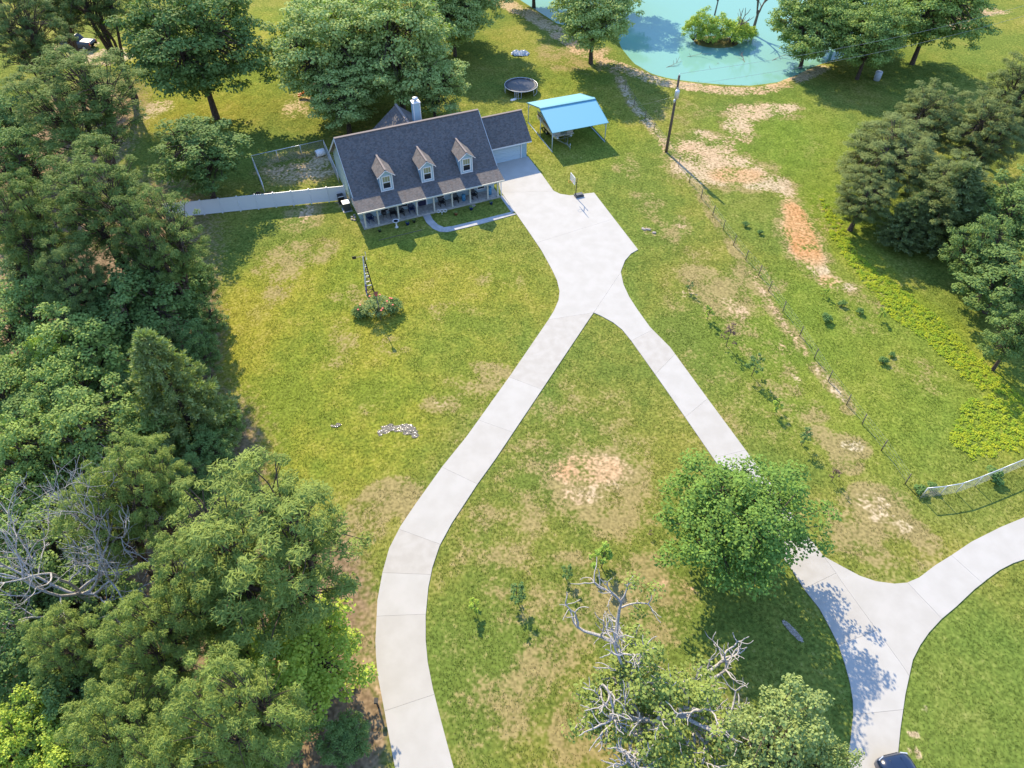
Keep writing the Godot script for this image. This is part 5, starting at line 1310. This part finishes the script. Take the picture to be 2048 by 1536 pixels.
func build_carport() -> void:
	var fl := at("cpFL")
	var bx := (at("cpFR") - fl).normalized()
	var yaw := atan2(-bx.z, bx.x)
	var W := 6.75
	var D := 7.5
	var H := 2.5
	var t := thing("carport", "open metal carport with a light blue pitched roof", "carport", fl, yaw)
	for x in [0.0, W]:
		for z in [0.0, -D * 0.48, -D]:
			tubed(t, "post", M.post_paint, [Vector3(x, 0, z), Vector3(x, H, z)], [0.05, 0.05], 6)
		barred(t, "base_rail", M.post_paint, Vector3(x, 0.05, 0.1), Vector3(x, 0.05, -D - 0.1), 0.09)
		for z in [-0.02, -D * 0.48, -D]:
			var s1 := 1.0 if x == 0 else -1.0
			barred(t, "brace", M.post_paint, Vector3(x, H - 0.6, z), Vector3(x + s1 * 0.55, H, z), 0.05)
	# ridge runs along x; slopes fall towards front and back
	var rz := -3.75
	var rise := 1.15
	var r := Shape.new()
	r.slab_roof(Vector3(-0.15, H - 0.02, 0.25), Vector3(W + 0.15, H - 0.02, 0.25), Vector3(W + 0.15, H + rise, rz), Vector3(-0.15, H + rise, rz), 0.05)
	part(t, "front_roof", r, M.carport)
	r = Shape.new()
	r.slab_roof(Vector3(-0.15, H - 0.02, -D - 0.25), Vector3(W + 0.15, H - 0.02, -D - 0.25), Vector3(W + 0.15, H + rise, rz), Vector3(-0.15, H + rise, rz), 0.05)
	part(t, "back_roof", r, M.carport)
	var cy := H + rise
	barred(t, "ridge_cap", M.carport, Vector3(-0.16, cy + 0.02, rz), Vector3(W + 0.16, cy + 0.02, rz), 0.4, 0.03)
	barred(t, "ridge_seam", M.carport_trim, Vector3(-0.16, cy - 0.015, rz + 0.26), Vector3(W + 0.16, cy - 0.015, rz + 0.26), 0.05, 0.05)
	for x in [-0.16, W + 0.16]:
		barred(t, "gable_trim", M.carport_trim, Vector3(x, H - 0.05, 0.26), Vector3(x, cy - 0.02, rz), 0.03, 0.1)
		barred(t, "gable_trim", M.carport_trim, Vector3(x, H - 0.05, -D - 0.26), Vector3(x, cy - 0.02, rz), 0.03, 0.1)
	# pontoon boat on its trailer
	var b := thing("boat_trailer", "galvanised boat trailer with a long tongue under the carport", "trailer", t.transform * Vector3(2.0, 0, -3.6), yaw)
	for sx in [-0.75, 0.75]:
		barred(b, "frame_rail", M.alum, Vector3(sx, 0.5, -2.6), Vector3(sx, 0.5, 1.9), 0.08, 0.1)
		barred(b, "tongue_rail", M.alum, Vector3(sx, 0.5, 1.9), Vector3(0.0, 0.48, 3.5), 0.08, 0.1)
		for z in [-1.2, -0.45]:
			var s := Shape.new()
			s.tube([Vector3(sx * 1.3 - 0.09, 0.32, z), Vector3(sx * 1.3 + 0.09, 0.32, z)], [0.32, 0.32], 14)
			var wh := part(b, "wheel", s, M.tyre)
			s = Shape.new()
			s.tube([Vector3(sx * 1.3 - 0.095, 0.32, z), Vector3(sx * 1.3 + 0.095, 0.32, z)], [0.17, 0.17], 10)
			part(wh, "rim", s, M.alum)
	for z in [-2.4, -0.8, 0.9, 1.9]:
		barred(b, "cross_bar", M.alum, Vector3(-0.75, 0.47, z), Vector3(0.75, 0.47, z), 0.07)
	barred(b, "tongue", M.alum, Vector3(0, 0.48, 3.0), Vector3(0, 0.46, 4.3), 0.09, 0.1)
	tubed(b, "jack", M.alum, [Vector3(0.1, 0.0, 4.0), Vector3(0.1, 0.85, 4.0)], [0.03, 0.03], 6)
	tubed(b, "winch_post", M.steel_dark, [Vector3(0, 0.5, 2.7), Vector3(0, 1.2, 2.6)], [0.05, 0.05], 6)
	var o := thing("pontoon_boat", "pontoon boat with dark striped side panels under the carport", "boat", t.transform * Vector3(2.0, 0, -3.6), yaw)
	for sx in [-0.85, 0.85]:
		tubed(o, "pontoon", M.alum, [Vector3(sx, 0.85, -3.1), Vector3(sx, 0.85, 1.9), Vector3(sx, 0.92, 2.4), Vector3(sx, 1.05, 2.75)], [0.29, 0.29, 0.22, 0.05], 12)
	boxed(o, "deck", M.boat_seat, Vector3(0, 1.17, -0.3), Vector3(2.45, 0.08, 5.6))
	for sx in [-1.18, 1.18]:
		for k in 3:
			boxed(o, "side_panel", M.boat_panel, Vector3(sx, 1.52, -2.2 + k * 1.6), Vector3(0.05, 0.6, 1.5))
			boxed(o, "stripe", M.boat_stripe, Vector3(sx * 1.022, 1.5, -2.2 + k * 1.6), Vector3(0.02, 0.26, 1.44))
		tubed(o, "rail", M.alum, [Vector3(sx, 1.88, -3.0), Vector3(sx, 1.88, 2.2)], [0.025, 0.025], 6)
	for sx in [-0.8, 0.8]:
		boxed(o, "bow_panel", M.boat_panel, Vector3(sx, 1.52, 2.25), Vector3(0.75, 0.6, 0.05))
		boxed(o, "bow_seat", M.boat_seat, Vector3(sx, 1.45, 1.6), Vector3(0.65, 0.5, 1.1))
		boxed(o, "stern_seat", M.boat_seat, Vector3(sx, 1.45, -2.4), Vector3(0.65, 0.5, 0.9))
	var gt := Shape.new()
	gt.bar(Vector3(-0.38, 1.25, 2.28), Vector3(-0.38, 1.9, 2.28), 0.04, 0.04)
	gt.bar(Vector3(0.38, 1.25, 2.28), Vector3(0.38, 1.9, 2.28), 0.04, 0.04)
	gt.bar(Vector3(-0.38, 1.88, 2.28), Vector3(0.38, 1.88, 2.28), 0.04, 0.04)
	gt.bar(Vector3(-0.38, 1.55, 2.28), Vector3(0.38, 1.55, 2.28), 0.04, 0.04)
	part(o, "gate", gt, M.alum)
	boxed(o, "console", M.steel_dark, Vector3(0.5, 1.55, -0.6), Vector3(0.6, 0.7, 0.5))
	boxed(o, "motor", M.black, Vector3(0, 1.25, -3.25), Vector3(0.4, 0.75, 0.5))

func build_trampoline() -> void:
	var t := thing("trampoline", "large round black trampoline on the back lawn", "trampoline", at("tramp") + Vector3(0, 0, 0.1))
	var R := 2.15
	var s := Shape.new()
	var n := 32
	for i in 5:
		var r0 := R * 0.86 * i / 5.0
		var r1 := R * 0.86 * (i + 1) / 5.0
		var y0 := 0.86 - 0.05 * (1.0 - pow(r0 / R, 2))
		var y1 := 0.86 - 0.05 * (1.0 - pow(r1 / R, 2))
		s.lathe([Vector2(r0, y0), Vector2(r1, y1)], n)
	part(t, "bounce_mat", s, M.tramp_mat, true)
	s = Shape.new()
	s.lathe([Vector2(R * 0.84, 0.87), Vector2(R * 0.86, 0.895), Vector2(R * 0.98, 0.9), Vector2(R * 1.0, 0.86)], n)
	part(t, "spring_pad", s, M.tramp_pad, true)
	var ring := []
	var rr := []
	for i in 33:
		var a := TAU * i / 32
		ring.append(Vector3(cos(a) * R, 0.88, sin(a) * R)); rr.append(0.04)
	tubed(t, "rim", M.galv, ring, rr, 6)
	for i in 5:
		var a := TAU * i / 5.0 + 0.3
		var b := a + 0.42
		tubed(t, "leg", M.galv, [Vector3(cos(a) * R, 0.86, sin(a) * R), Vector3(cos(a) * R, 0.05, sin(a) * R), Vector3(cos(b) * R, 0.05, sin(b) * R), Vector3(cos(b) * R, 0.86, sin(b) * R)], [0.03, 0.03, 0.03, 0.03], 6)
	var l := Node3D.new()
	l.name = "ladder"
	t.add_child(l)
	for sx in [-0.16, 0.16]:
		barred(l, "side_rail", M.galv, Vector3(-0.5 + sx, 0, R + 0.35), Vector3(-0.5 + sx, 0.88, R + 0.02), 0.03)
	for k in 3:
		barred(l, "rung", M.galv, Vector3(-0.66, 0.2 + k * 0.25, R + 0.28 - k * 0.095), Vector3(-0.34, 0.2 + k * 0.25, R + 0.28 - k * 0.095), 0.05, 0.02)

func build_mill() -> void:
	var t := thing("garden_windmill", "slim lattice garden windmill tower standing on the front lawn", "windmill", at("mill"), 0.3)
	var H := 4.0
	var B := 0.5
	var legs := []
	for i in 4:
		var a := PI / 4 + TAU * i / 4
		legs.append([Vector3(cos(a) * B, 0, sin(a) * B), Vector3(cos(a) * 0.06, H, sin(a) * 0.06)])
		barred(t, "leg", M.white if i == 1 or i == 2 else M.black, legs[i][0], legs[i][1], 0.07)
	for k in range(1, 8):
		var f := k / 8.0
		for i in 4:
			var j := (i + 1) % 4
			barred(t, "cross_bar", M.black if k % 2 else M.white, legs[i][0].lerp(legs[i][1], f), legs[j][0].lerp(legs[j][1], f), 0.05)
			barred(t, "brace", M.black, legs[i][0].lerp(legs[i][1], f), legs[j][0].lerp(legs[j][1], f - 0.125), 0.035)
	barred(t, "ribbon", M.purple, legs[1][0].lerp(legs[1][1], 0.06) + Vector3(0, 0, 0.04), legs[1][0].lerp(legs[1][1], 0.3) + Vector3(0, 0, 0.04), 0.1, 0.03)
	var hub := Node3D.new()
	hub.name = "fan"
	t.add_child(hub)
	for i in 12:
		var a := TAU * i / 12
		var s := Shape.new()
		var d := Vector3(0, sin(a), cos(a))
		var e := Vector3(0, cos(a), -sin(a))
		var c := Vector3(0.22, H + 0.05, 0)
		s.quad(c + d * 0.08 - e * 0.02, c + d * 0.38 - e * 0.07 + Vector3(0.03, 0, 0), c + d * 0.38 + e * 0.07 - Vector3(0.03, 0, 0), c + d * 0.08 + e * 0.02)
		part(hub, "blade", s, M.white if i % 2 else M.galv)
	barred(t, "tail_boom", M.black, Vector3(0.25, H + 0.05, 0), Vector3(-0.75, H + 0.05, 0), 0.03)
	boxed(t, "tail_vane", M.black, Vector3(-0.8, H + 0.05, 0), Vector3(0.36, 0.3, 0.015))
	tubed(t, "spike", M.black, [Vector3(0, H, 0), Vector3(0, H + 0.45, 0)], [0.02, 0.008], 5)

func build_shrubs() -> void:
	rng.seed = 71
	for q in [["bush", 1.4, 1.9, 5, "grey green flowering shrub in the middle of the lawn bed", 5], ["bush2", 0.75, 0.9, 2, "small shrub with red blooms at the left of the lawn bed", 4], ["bush3", 1.0, 1.2, 5, "rose bush with bright red blooms at the right of the lawn bed", 5]]:
		var t := thing("flowering_shrub", q[4], "shrub", at(q[0]))
		var T := Shape.new()
		var L := Leaves.new()
		for i in 44:
			var a := i * 2.4
			var r: float = q[1] * sqrt((i + 0.5) / 44.0) * 0.9
			var e := Vector3(cos(a) * r, q[2] * (0.9 - 0.45 * pow(r / q[1], 2)) * rnd(0.75, 1.1), sin(a) * r)
			limb(T, Vector3.ZERO, e, 0.02, 0.006, 0.05, 4, 2)
			clump(L, e - Vector3(0, 0.08, 0), Vector3(0.3, 0.24, 0.3), 40, 0.12)
		part(t, "stem", T, M.bark)
		part(t, "foliage", L, M.leaf[3] if q[0] == "bush" else M.leaf[2])
		for i in q[3]:
			var s := Shape.new()
			var a := rnd(0, TAU)
			var r: float = q[1] * rnd(0.2, 0.8) if q[0] != "bush" else q[1] * rnd(0.6, 0.9)
			s.lathe([Vector2(0, -.06), Vector2(.08, -.02), Vector2(.1, .04), Vector2(0.05, .06), Vector2(0, .04)], 7, Vector3(cos(a) * r, q[2] * (0.95 - 0.4 * pow(r / q[1], 2)) + 0.08, sin(a) * r))
			part(t, "bloom", s, M.flower, true)
	var pl := thing("birdhouse_pole", "orange birdhouse on a thin pole rising behind the lawn shrubs", "birdhouse", Vector3(-11.55, 0, -46.8))
	tubed(pl, "pole", M.snag, [Vector3.ZERO, Vector3(0, 2.9, 0)], [0.035, 0.03], 6)
	boxed(pl, "box", M.flower, Vector3(0, 3.02, 0), Vector3(0.22, 0.26, 0.22))
	var rf := Shape.new()
	rf.slab_roof(Vector3(-0.17, 3.13, 0.17), Vector3(0.17, 3.13, 0.17), Vector3(0.17, 3.3, 0), Vector3(-0.17, 3.3, 0), 0.02)
	rf.slab_roof(Vector3(-0.17, 3.13, -0.17), Vector3(0.17, 3.13, -0.17), Vector3(0.17, 3.3, 0), Vector3(-0.17, 3.3, 0), 0.02)
	part(pl, "roof", rf, M.terracotta)

func blob(rad: float, n: int, sd: int, stretch := 1.0) -> PackedVector2Array:
	rng.seed = sd
	var p := PackedVector2Array()
	var a0 := rnd(0, TAU)
	for i in n:
		var a := TAU * i / n
		var r := rad * (1.0 + 0.25 * sin(2 * a + a0) + 0.18 * sin(5 * a + a0 * 2) + rnd(-0.12, 0.12))
		p.append(Vector2(cos(a) * r * stretch, sin(a) * r))
	return p

func build_puddles() -> void:
	var i := 0
	rng.seed = 5
	var spots := []
	for k in 46:
		var f := rnd(-1, 1)
		spots.append([at("puddle") + Vector3(f * 1.45, 0, -0.25 + f * f * 0.55 + rnd(-0.36, 0.36)), rnd(0.06, 0.26)])
	for k in 8: spots.append([at("puddle2") + Vector3(rnd(-.4, .4), 0, rnd(-.3, .3)), rnd(0.05, 0.15)])
	var n := Node3D.new()
	n.name = "puddle"
	n.set_meta("kind", "structure")
	add_child(n)
	for s in spots:
		var sh := Shape.new()
		var b := blob(s[1], 11, 900 + i, 1.3)
		for k in b.size(): b[k] += Vector2(s[0].x, s[0].z)
		sh.prism(b, 0.001, 0.012 + 0.0007 * i)
		part(n, "water_patch", sh, M.puddle)
		i += 1

func build_pond_things() -> void:
	rng.seed = 88
	var c := at("island", WATER)
	var isl := thing("pond_island", "small grassy islet in the turquoise pond", "island", Vector3(c.x, 0, c.z - 2.5))
	var s := Shape.new()
	s.lathe([Vector2(3.6, -1.1), Vector2(2.6, WATER + 0.02), Vector2(1.8, WATER + 0.22), Vector2(0, WATER + 0.3)], 22)
	for k in s.v.size(): s.v[k] = s.v[k] * Vector3(1.25, 1, 0.85)
	part(isl, "mound", s, textured(mat(1, 1, 1, 0.95), noise_tex(128, 0.05, 40, Color(0.35, 0.36, 0.16), Color(0.5, 0.46, 0.25)), 0.5), true)
	for q in [[-3.4, -0.2, 1.8, 3.0], [-2.6, -0.4, 2.2, 4.4], [0.4, -0.8, 2.1, 3.4], [2.8, 0.0, 2.2, 3.0], [-1.4, 1.0, 1.7, 2.4], [2.2, 1.3, 1.8, 2.6], [4.6, -0.8, 1.4, 1.8]]:
		var t := thing("willow_bush", "lime green willow bush crowding the pond islet", "bush", Vector3(c.x + q[0], WATER + 0.1, c.z - 2.5 + q[1]), 0, "willow bushes on the islet")
		var T := Shape.new()
		var L := Leaves.new()
		for i in 34:
			var a := i * 2.4
			var r: float = q[2] * sqrt((i + 0.5) / 34.0)
			var e := Vector3(cos(a) * r, q[3] * (1.0 - 0.55 * pow(r / q[2], 2)) * rnd(0.7, 1.05), sin(a) * r)
			limb(T, Vector3.ZERO, e, 0.03, 0.008, 0.08, 4, 2)
			clump(L, e, Vector3(0.45, 0.45, 0.45), 80, 0.18, 0.8)
		part(t, "stem", T, M.bark)
		part(t, "foliage", L, M.leaf[4])
	var k := 0
	for q in [["snagA", 4.5, 0.14, "slim dead snag rising from the pond behind the islet"], ["snagB", 4.2, 0.2, "leaning grey snag on the islet front"], ["snagC", 6.0, 0.26, "tall forked dead trunk at the right of the islet"]]:
		rng.seed = 500 + k
		var p := at(q[0], WATER - 0.3)
		var t := thing("dead_snag", q[3], "snag", p)
		var T := Shape.new()
		var tips := []
		var lean := Vector3([0.05, 0.28, 0.06][k], 1, [0, 0.1, 0][k])
		T.tube([Vector3.ZERO, lean * q[1] * 0.45, lean * q[1] * 0.6], [q[2], q[2] * 0.75, q[2] * 0.65], 7, false)
		for b in 2 + k:
			gnarl(T, lean * q[1] * rnd(0.45, 0.6), (lean + rvec() * 0.6).normalized(), q[1] * 0.45, q[2] * 0.5, 1, tips, 0.4)
		part(t, "trunk", T, M.snag, true)
		k += 1
	for q in [[24.5, -103.6, 0.2], [27.0, -97.6, 1.2], [33.0, -101.3, 2.0], [36.5, -102.0, 0.5], [21.0, -99.5, 0.8]]:
		rng.seed = 520 + k
		var t := thing("sunken_branch", "dark bare branch lying in the pond shallows", "branch", Vector3(q[0], WATER - 0.05, q[1]), q[2], "branches in the pond shallows")
		var T := Shape.new()
		var tips := []
		gnarl(T, Vector3.ZERO, Vector3(1, 0.12, 0.1).normalized(), 2.6, 0.06, 1, tips, 0.3)
		for i in T.v.size(): T.v[i] *= Vector3(1, 0.35, 1)
		part(t, "branch", T, M.snag)
		k += 1
	var fe := thing("feed_drum", "pale blue drum standing under the shore trees", "drum", at("feeder"))
	s = Shape.new()
	s.lathe([Vector2(0, 0), Vector2(.42, 0), Vector2(.45, 1.1), Vector2(.4, 1.15), Vector2(0, 1.18)], 12)
	part(fe, "drum", s, M.tarp, true)

func crumple(sx: float, sz: float, h: float, sd: int) -> Shape:
	var n := FastNoiseLite.new()
	n.seed = sd
	n.frequency = 0.9
	var s := Shape.new()
	var N := 14
	var p := func(i: int, k: int) -> Vector3:
		var u := i / float(N) * 2 - 1
		var v := k / float(N) * 2 - 1
		var e := 1.0 - 0.22 * absf(u * v) + 0.15 * n.get_noise_2d(u * 3 + 9, v * 3)
		var edge := clampf(1.15 - maxf(absf(u), absf(v)), 0.0, 1.0)
		return Vector3(u * sx * e, 0.02 + maxf(0, h * (0.35 + n.get_noise_2d(u * 2.2, v * 2.2)) * minf(1, edge * 2.5)), v * sz * e)
	for i in N:
		for k in N:
			s.quad(p.call(i, k), p.call(i + 1, k), p.call(i + 1, k + 1), p.call(i, k + 1))
	return s

func build_back_yard() -> void:
	var t := thing("crumpled_tarp", "pale grey crumpled tarp lying on the back lawn", "tarp", at("tarp"))
	part(t, "sheet", crumple(1.3, 0.9, 0.5, 3), M.tarp)
	t = thing("fallen_sheet", "white plastic sheet beside the trampoline ladder", "sheet", at("pad2"), 0.6)
	part(t, "sheet", crumple(0.45, 0.25, 0.2, 8), M.white)
	t = thing("pale_lump", "pale log shaped lump lying in the oak's shade by the drive", "tarp", at("lumpA"), -1.0)  # pale log-like lump, shaped as a flattened crumpled sheet in stone colour
	part(t, "sheet", crumple(0.85, 0.2, 0.06, 12), M.stone)
	t = thing("blue_tarp", "bright blue tarp lying between trees in the wood", "tarp", at("blue"), 0.3)
	part(t, "sheet", crumple(0.9, 1.9, 0.5, 15), M.blue_tarp)
	# play set with a slide
	var p := thing("play_set", "wooden play tower with an orange slide under the trees", "playground", at("slide") + Vector3(1.4, 0, 0), 0.2)
	for x in [-0.6, 0.6]:
		for z in [-0.6, 0.6]:
			barred(p, "post", M.wood, Vector3(x, 0, z), Vector3(x, 2.6, z), 0.1)
	boxed(p, "platform", M.wood, Vector3(0, 1.3, 0), Vector3(1.3, 0.08, 1.3))
	for k in 2:
		var s := Shape.new()
		s.slab_roof(Vector3(-0.8, 2.5, -0.8 if k else 0.8), Vector3(0.8, 2.5, -0.8 if k else 0.8), Vector3(0.8, 3.1, 0), Vector3(-0.8, 3.1, 0), 0.05)
		part(p, "canopy", s, M.steel_dark)
	var sl := Shape.new()
	sl.bar(Vector3(-0.65, 1.3, 0.1), Vector3(-1.9, 0.35, 0.35), 0.5, 0.05)
	sl.bar(Vector3(-1.9, 0.35, 0.35), Vector3(-2.5, 0.25, 0.45), 0.5, 0.05)
	for sz in [-0.25, 0.25]:
		sl.bar(Vector3(-0.65, 1.4, 0.1 + sz), Vector3(-1.9, 0.45, 0.35 + sz), 0.05, 0.22)
		sl.bar(Vector3(-1.9, 0.45, 0.35 + sz), Vector3(-2.5, 0.35, 0.45 + sz), 0.05, 0.22)
	part(p, "slide", sl, M.orange)
	barred(p, "swing_beam", M.wood, Vector3(0.6, 2.2, 0), Vector3(3.2, 2.2, 0), 0.1)
	for z in [-0.7, 0.7]:
		barred(p, "beam_leg", M.wood, Vector3(3.2, 2.2, 0), Vector3(3.4, 0, z), 0.09)
	for x in [1.4, 2.4]:
		for dx in [-0.2, 0.2]:
			barred(p, "swing_chain", M.wire, Vector3(x + dx, 2.2, 0), Vector3(x + dx, 0.5, 0), 0.02)
		boxed(p, "swing_seat", M.red, Vector3(x, 0.5, 0), Vector3(0.45, 0.04, 0.2))
	# firewood heap behind the fence
	rng.seed = 99
	for k in 12:
		var b := thing("split_log", "dark split log in the heap behind the white fence", "log", Vector3(-26.6 + rnd(-.9, 1.0), 0.09 + (k % 3) * 0.12, -66.75 + rnd(-.25, .25)), rnd(-.5, .5), "logs behind the white fence")
		tubed(b, "log", M.bark, [Vector3(-0.28, 0, 0), Vector3(0.28, 0, 0)], [0.085, 0.08], 7)
	for k in 7:
		var st := thing("edge_stone", "pale stone in the small heap beside the parking pad", "stone", at("stones") + Vector3(rnd(-.6, .6), 0, rnd(-.5, .5)), rnd(0, 6), "stones beside the parking pad")
		var s := Shape.new()
		s.lathe([Vector2(0, 0), Vector2(.17, .02), Vector2(.13, .1), Vector2(0, .13)], 7)
		part(st, "stone", s, M.stone)
	# post lamp like mailbox post by the drive
	var mb := thing("marker_post", "short black marker post beside the drive near the wood", "post", at("mailbox"))
	tubed(mb, "post", M.black, [Vector3.ZERO, Vector3(0, 1.0, 0)], [0.06, 0.06], 8)
	boxed(mb, "cap", M.black, Vector3(0, 1.05, 0), Vector3(0.2, 0.16, 0.3))

func loft(s: Shape, secs: Array) -> void:
	for i in secs.size() - 1:
		var a: Array = secs[i]
		var b: Array = secs[i + 1]
		for k in a.size() - 1:
			s.quad(a[k], b[k], b[k + 1], a[k + 1])

func car_section(z: float, y0: float, y1: float, w: float, crown: float, shoulder: float) -> Array:
	var out := []
	var prof := [[-1.0, 0.0], [-1.0, 0.45], [-0.985, 0.75], [-shoulder, 0.93], [-0.55, 1.0], [0.0, 1.0], [0.55, 1.0], [shoulder, 0.93], [0.985, 0.75], [1.0, 0.45], [1.0, 0.0]]
	for q in prof:
		var y: float = y0 + (y1 - y0) * q[1]
		if q[1] > 0.9: y += crown * (1.0 - q[0] * q[0])
		out.append(Vector3(q[0] * w, y, z))
	return out

func vehicle(called: String, label: String, category: String, at_: Vector3, turn: float, paint: Material, pickup: bool) -> void:
	# nose towards -z
	var t := thing(called, label, category, at_, turn)
	var s := Shape.new()
	loft(s, [car_section(-2.42, 0.55, 0.62, 0.62, 0, 0.85), car_section(-2.4, 0.38, 0.86, 0.74, 0.01, 0.86), car_section(-2.25, 0.34, 0.98, 0.9, 0.03, 0.86), car_section(-1.9, 0.33, 1.04, 0.95, 0.05, 0.86), car_section(-1.1, 0.33, 1.1, 0.97, 0.05, 0.87), car_section(-0.9, 0.33, 1.12, 0.97, 0.03, 0.9), car_section(2.2, 0.33, 1.12, 0.97, 0.0, 0.93), car_section(2.42, 0.4, 1.05, 0.9, 0.0, 0.9), car_section(2.45, 0.55, 0.8, 0.8, 0, 0.9)])
	part(t, "body", s, paint, true)
	var cab_end := 0.7 if pickup else 2.2
	s = Shape.new()
	loft(s, [car_section(-0.95, 1.05, 1.13, 0.86, 0.0, 0.9), car_section(-0.15, 1.05, 1.72, 0.74, 0.03, 0.9), car_section(0.3, 1.05, 1.78, 0.72, 0.03, 0.9), car_section(cab_end - 0.35, 1.05, 1.76, 0.72, 0.03, 0.9), car_section(cab_end, 1.05, 1.13, 0.82, 0.0, 0.9)])
	part(t, "cabin", s, M.glass, true)
	s = Shape.new()
	loft(s, [car_section(-0.12, 1.7, 1.76, 0.7, 0.03, 0.9), car_section(0.3, 1.74, 1.81, 0.68, 0.03, 0.9), car_section(cab_end - 0.4, 1.72, 1.79, 0.68, 0.03, 0.9)])
	part(t, "roof", s, paint, true)
	for sx in [-1, 1]:
		for z in [-1.5, 1.45]:
			s = Shape.new()
			s.tube([Vector3(sx * 0.76, 0.36, z), Vector3(sx * 0.98, 0.36, z)], [0.36, 0.36], 18)
			var wh := part(t, "wheel", s, M.tyre)
			s = Shape.new()
			s.tube([Vector3(sx * 0.9, 0.36, z), Vector3(sx * 0.99, 0.36, z)], [0.23, 0.21], 14)
			part(wh, "rim", s, M.alum)
		var hl := Shape.new()
		hl.bar(Vector3(sx * 0.5, 0.82, -2.365), Vector3(sx * 0.82, 0.87, -2.24), 0.1, 0.13)
		part(t, "headlight", hl, M.lamp_glass)
		boxed(t, "mirror", paint, Vector3(sx * 1.07, 1.12, -0.55), Vector3(0.2, 0.14, 0.12))
		barred(t, "hood_crease", paint, Vector3(sx * 0.3, 1.05, -2.15), Vector3(sx * 0.42, 1.162, -1.0), 0.035, 0.02)
		boxed(t, "tail_light", M.red, Vector3(sx * 0.8, 0.9, 2.44), Vector3(0.2, 0.25, 0.04))
	for k in 4:
		boxed(t, "grille_bar", M.alum if k % 2 == 0 else M.black, Vector3(0, 0.52 + k * 0.09, -2.43), Vector3(0.9 - k * 0.03, 0.04, 0.04))
	boxed(t, "number_plate", M.white, Vector3(0, 0.47, -2.46), Vector3(0.34, 0.16, 0.02))

func build_vehicles() -> void:
	vehicle("parked_car", "dark blue car nosing in at the end of the drive", "car", at("car", 0.06) + Vector3(0.5, 0, 2.62), 0.2, M.paint, false)
	vehicle("pickup_truck", "dark pickup truck parked under the far trees", "truck", at("truck"), 1.4, M.pickup, true)


# ---------------------------------------------------------------- main
func _ready() -> void:
	var cam := Camera3D.new()
	cam.name = "camera"
	cam.position = Vector3(0, 42, 0)
	cam.rotation_degrees = Vector3(-47.0, 0, 0)
	cam.fov = rad_to_deg(2.0 * atan(768.0 / 1421.0))
	cam.near = 0.5
	cam.far = 5000
	cam.current = true
	add_child(cam)
	var env := Environment.new()
	env.background_mode = Environment.BG_SKY
	var sm := ProceduralSkyMaterial.new()
	sm.sky_top_color = Color(0.45, 0.585, 0.80)
	sm.sky_horizon_color = Color(0.79, 0.83, 0.87)
	sm.sky_curve = 0.12
	sm.sky_energy_multiplier = 1.14
	sm.ground_bottom_color = Color(0.35, 0.38, 0.25)
	sm.ground_horizon_color = Color(0.6, 0.66, 0.66)
	var sky := Sky.new()
	sky.sky_material = sm
	env.sky = sky
	env.tonemap_mode = Environment.TONE_MAPPER_LINEAR
	env.tonemap_exposure = 1.7
	env.sdfgi_enabled = true
	env.ssao_enabled = true
	env.ssil_enabled = true
	var we := WorldEnvironment.new()
	we.environment = env
	add_child(we)
	var sun := DirectionalLight3D.new()
	sun.name = "sun"
	sun.light_energy = 1.55
	sun.light_color = Color(1.0, 0.935, 0.81)
	sun.light_angular_distance = 0.5
	sun.shadow_enabled = true
	var el := deg_to_rad(37.2)
	var az := Vector2(0.385, 0.923).normalized()
	add_child(sun)
	sun.look_at_from_position(Vector3.ZERO, Vector3(az.x * cos(el), -sin(el), az.y * cos(el)))

	pond = poly2(POND)
	make_materials()
	build_ground()
	print("ground ", Time.get_ticks_msec())
	build_drive()
	build_pond()
	build_house()
	build_trees()
	print("trees ", Time.get_ticks_msec())
	build_fences()
	build_carport()
	build_vehicles()
	build_pole()
	build_house_things()
	build_hoop()
	build_trampoline()
	build_mill()
	build_shrubs()
	build_pond_things()
	build_back_yard()
	build_puddles()
	build_saplings()
	build_grass()
	print("all ", Time.get_ticks_msec())
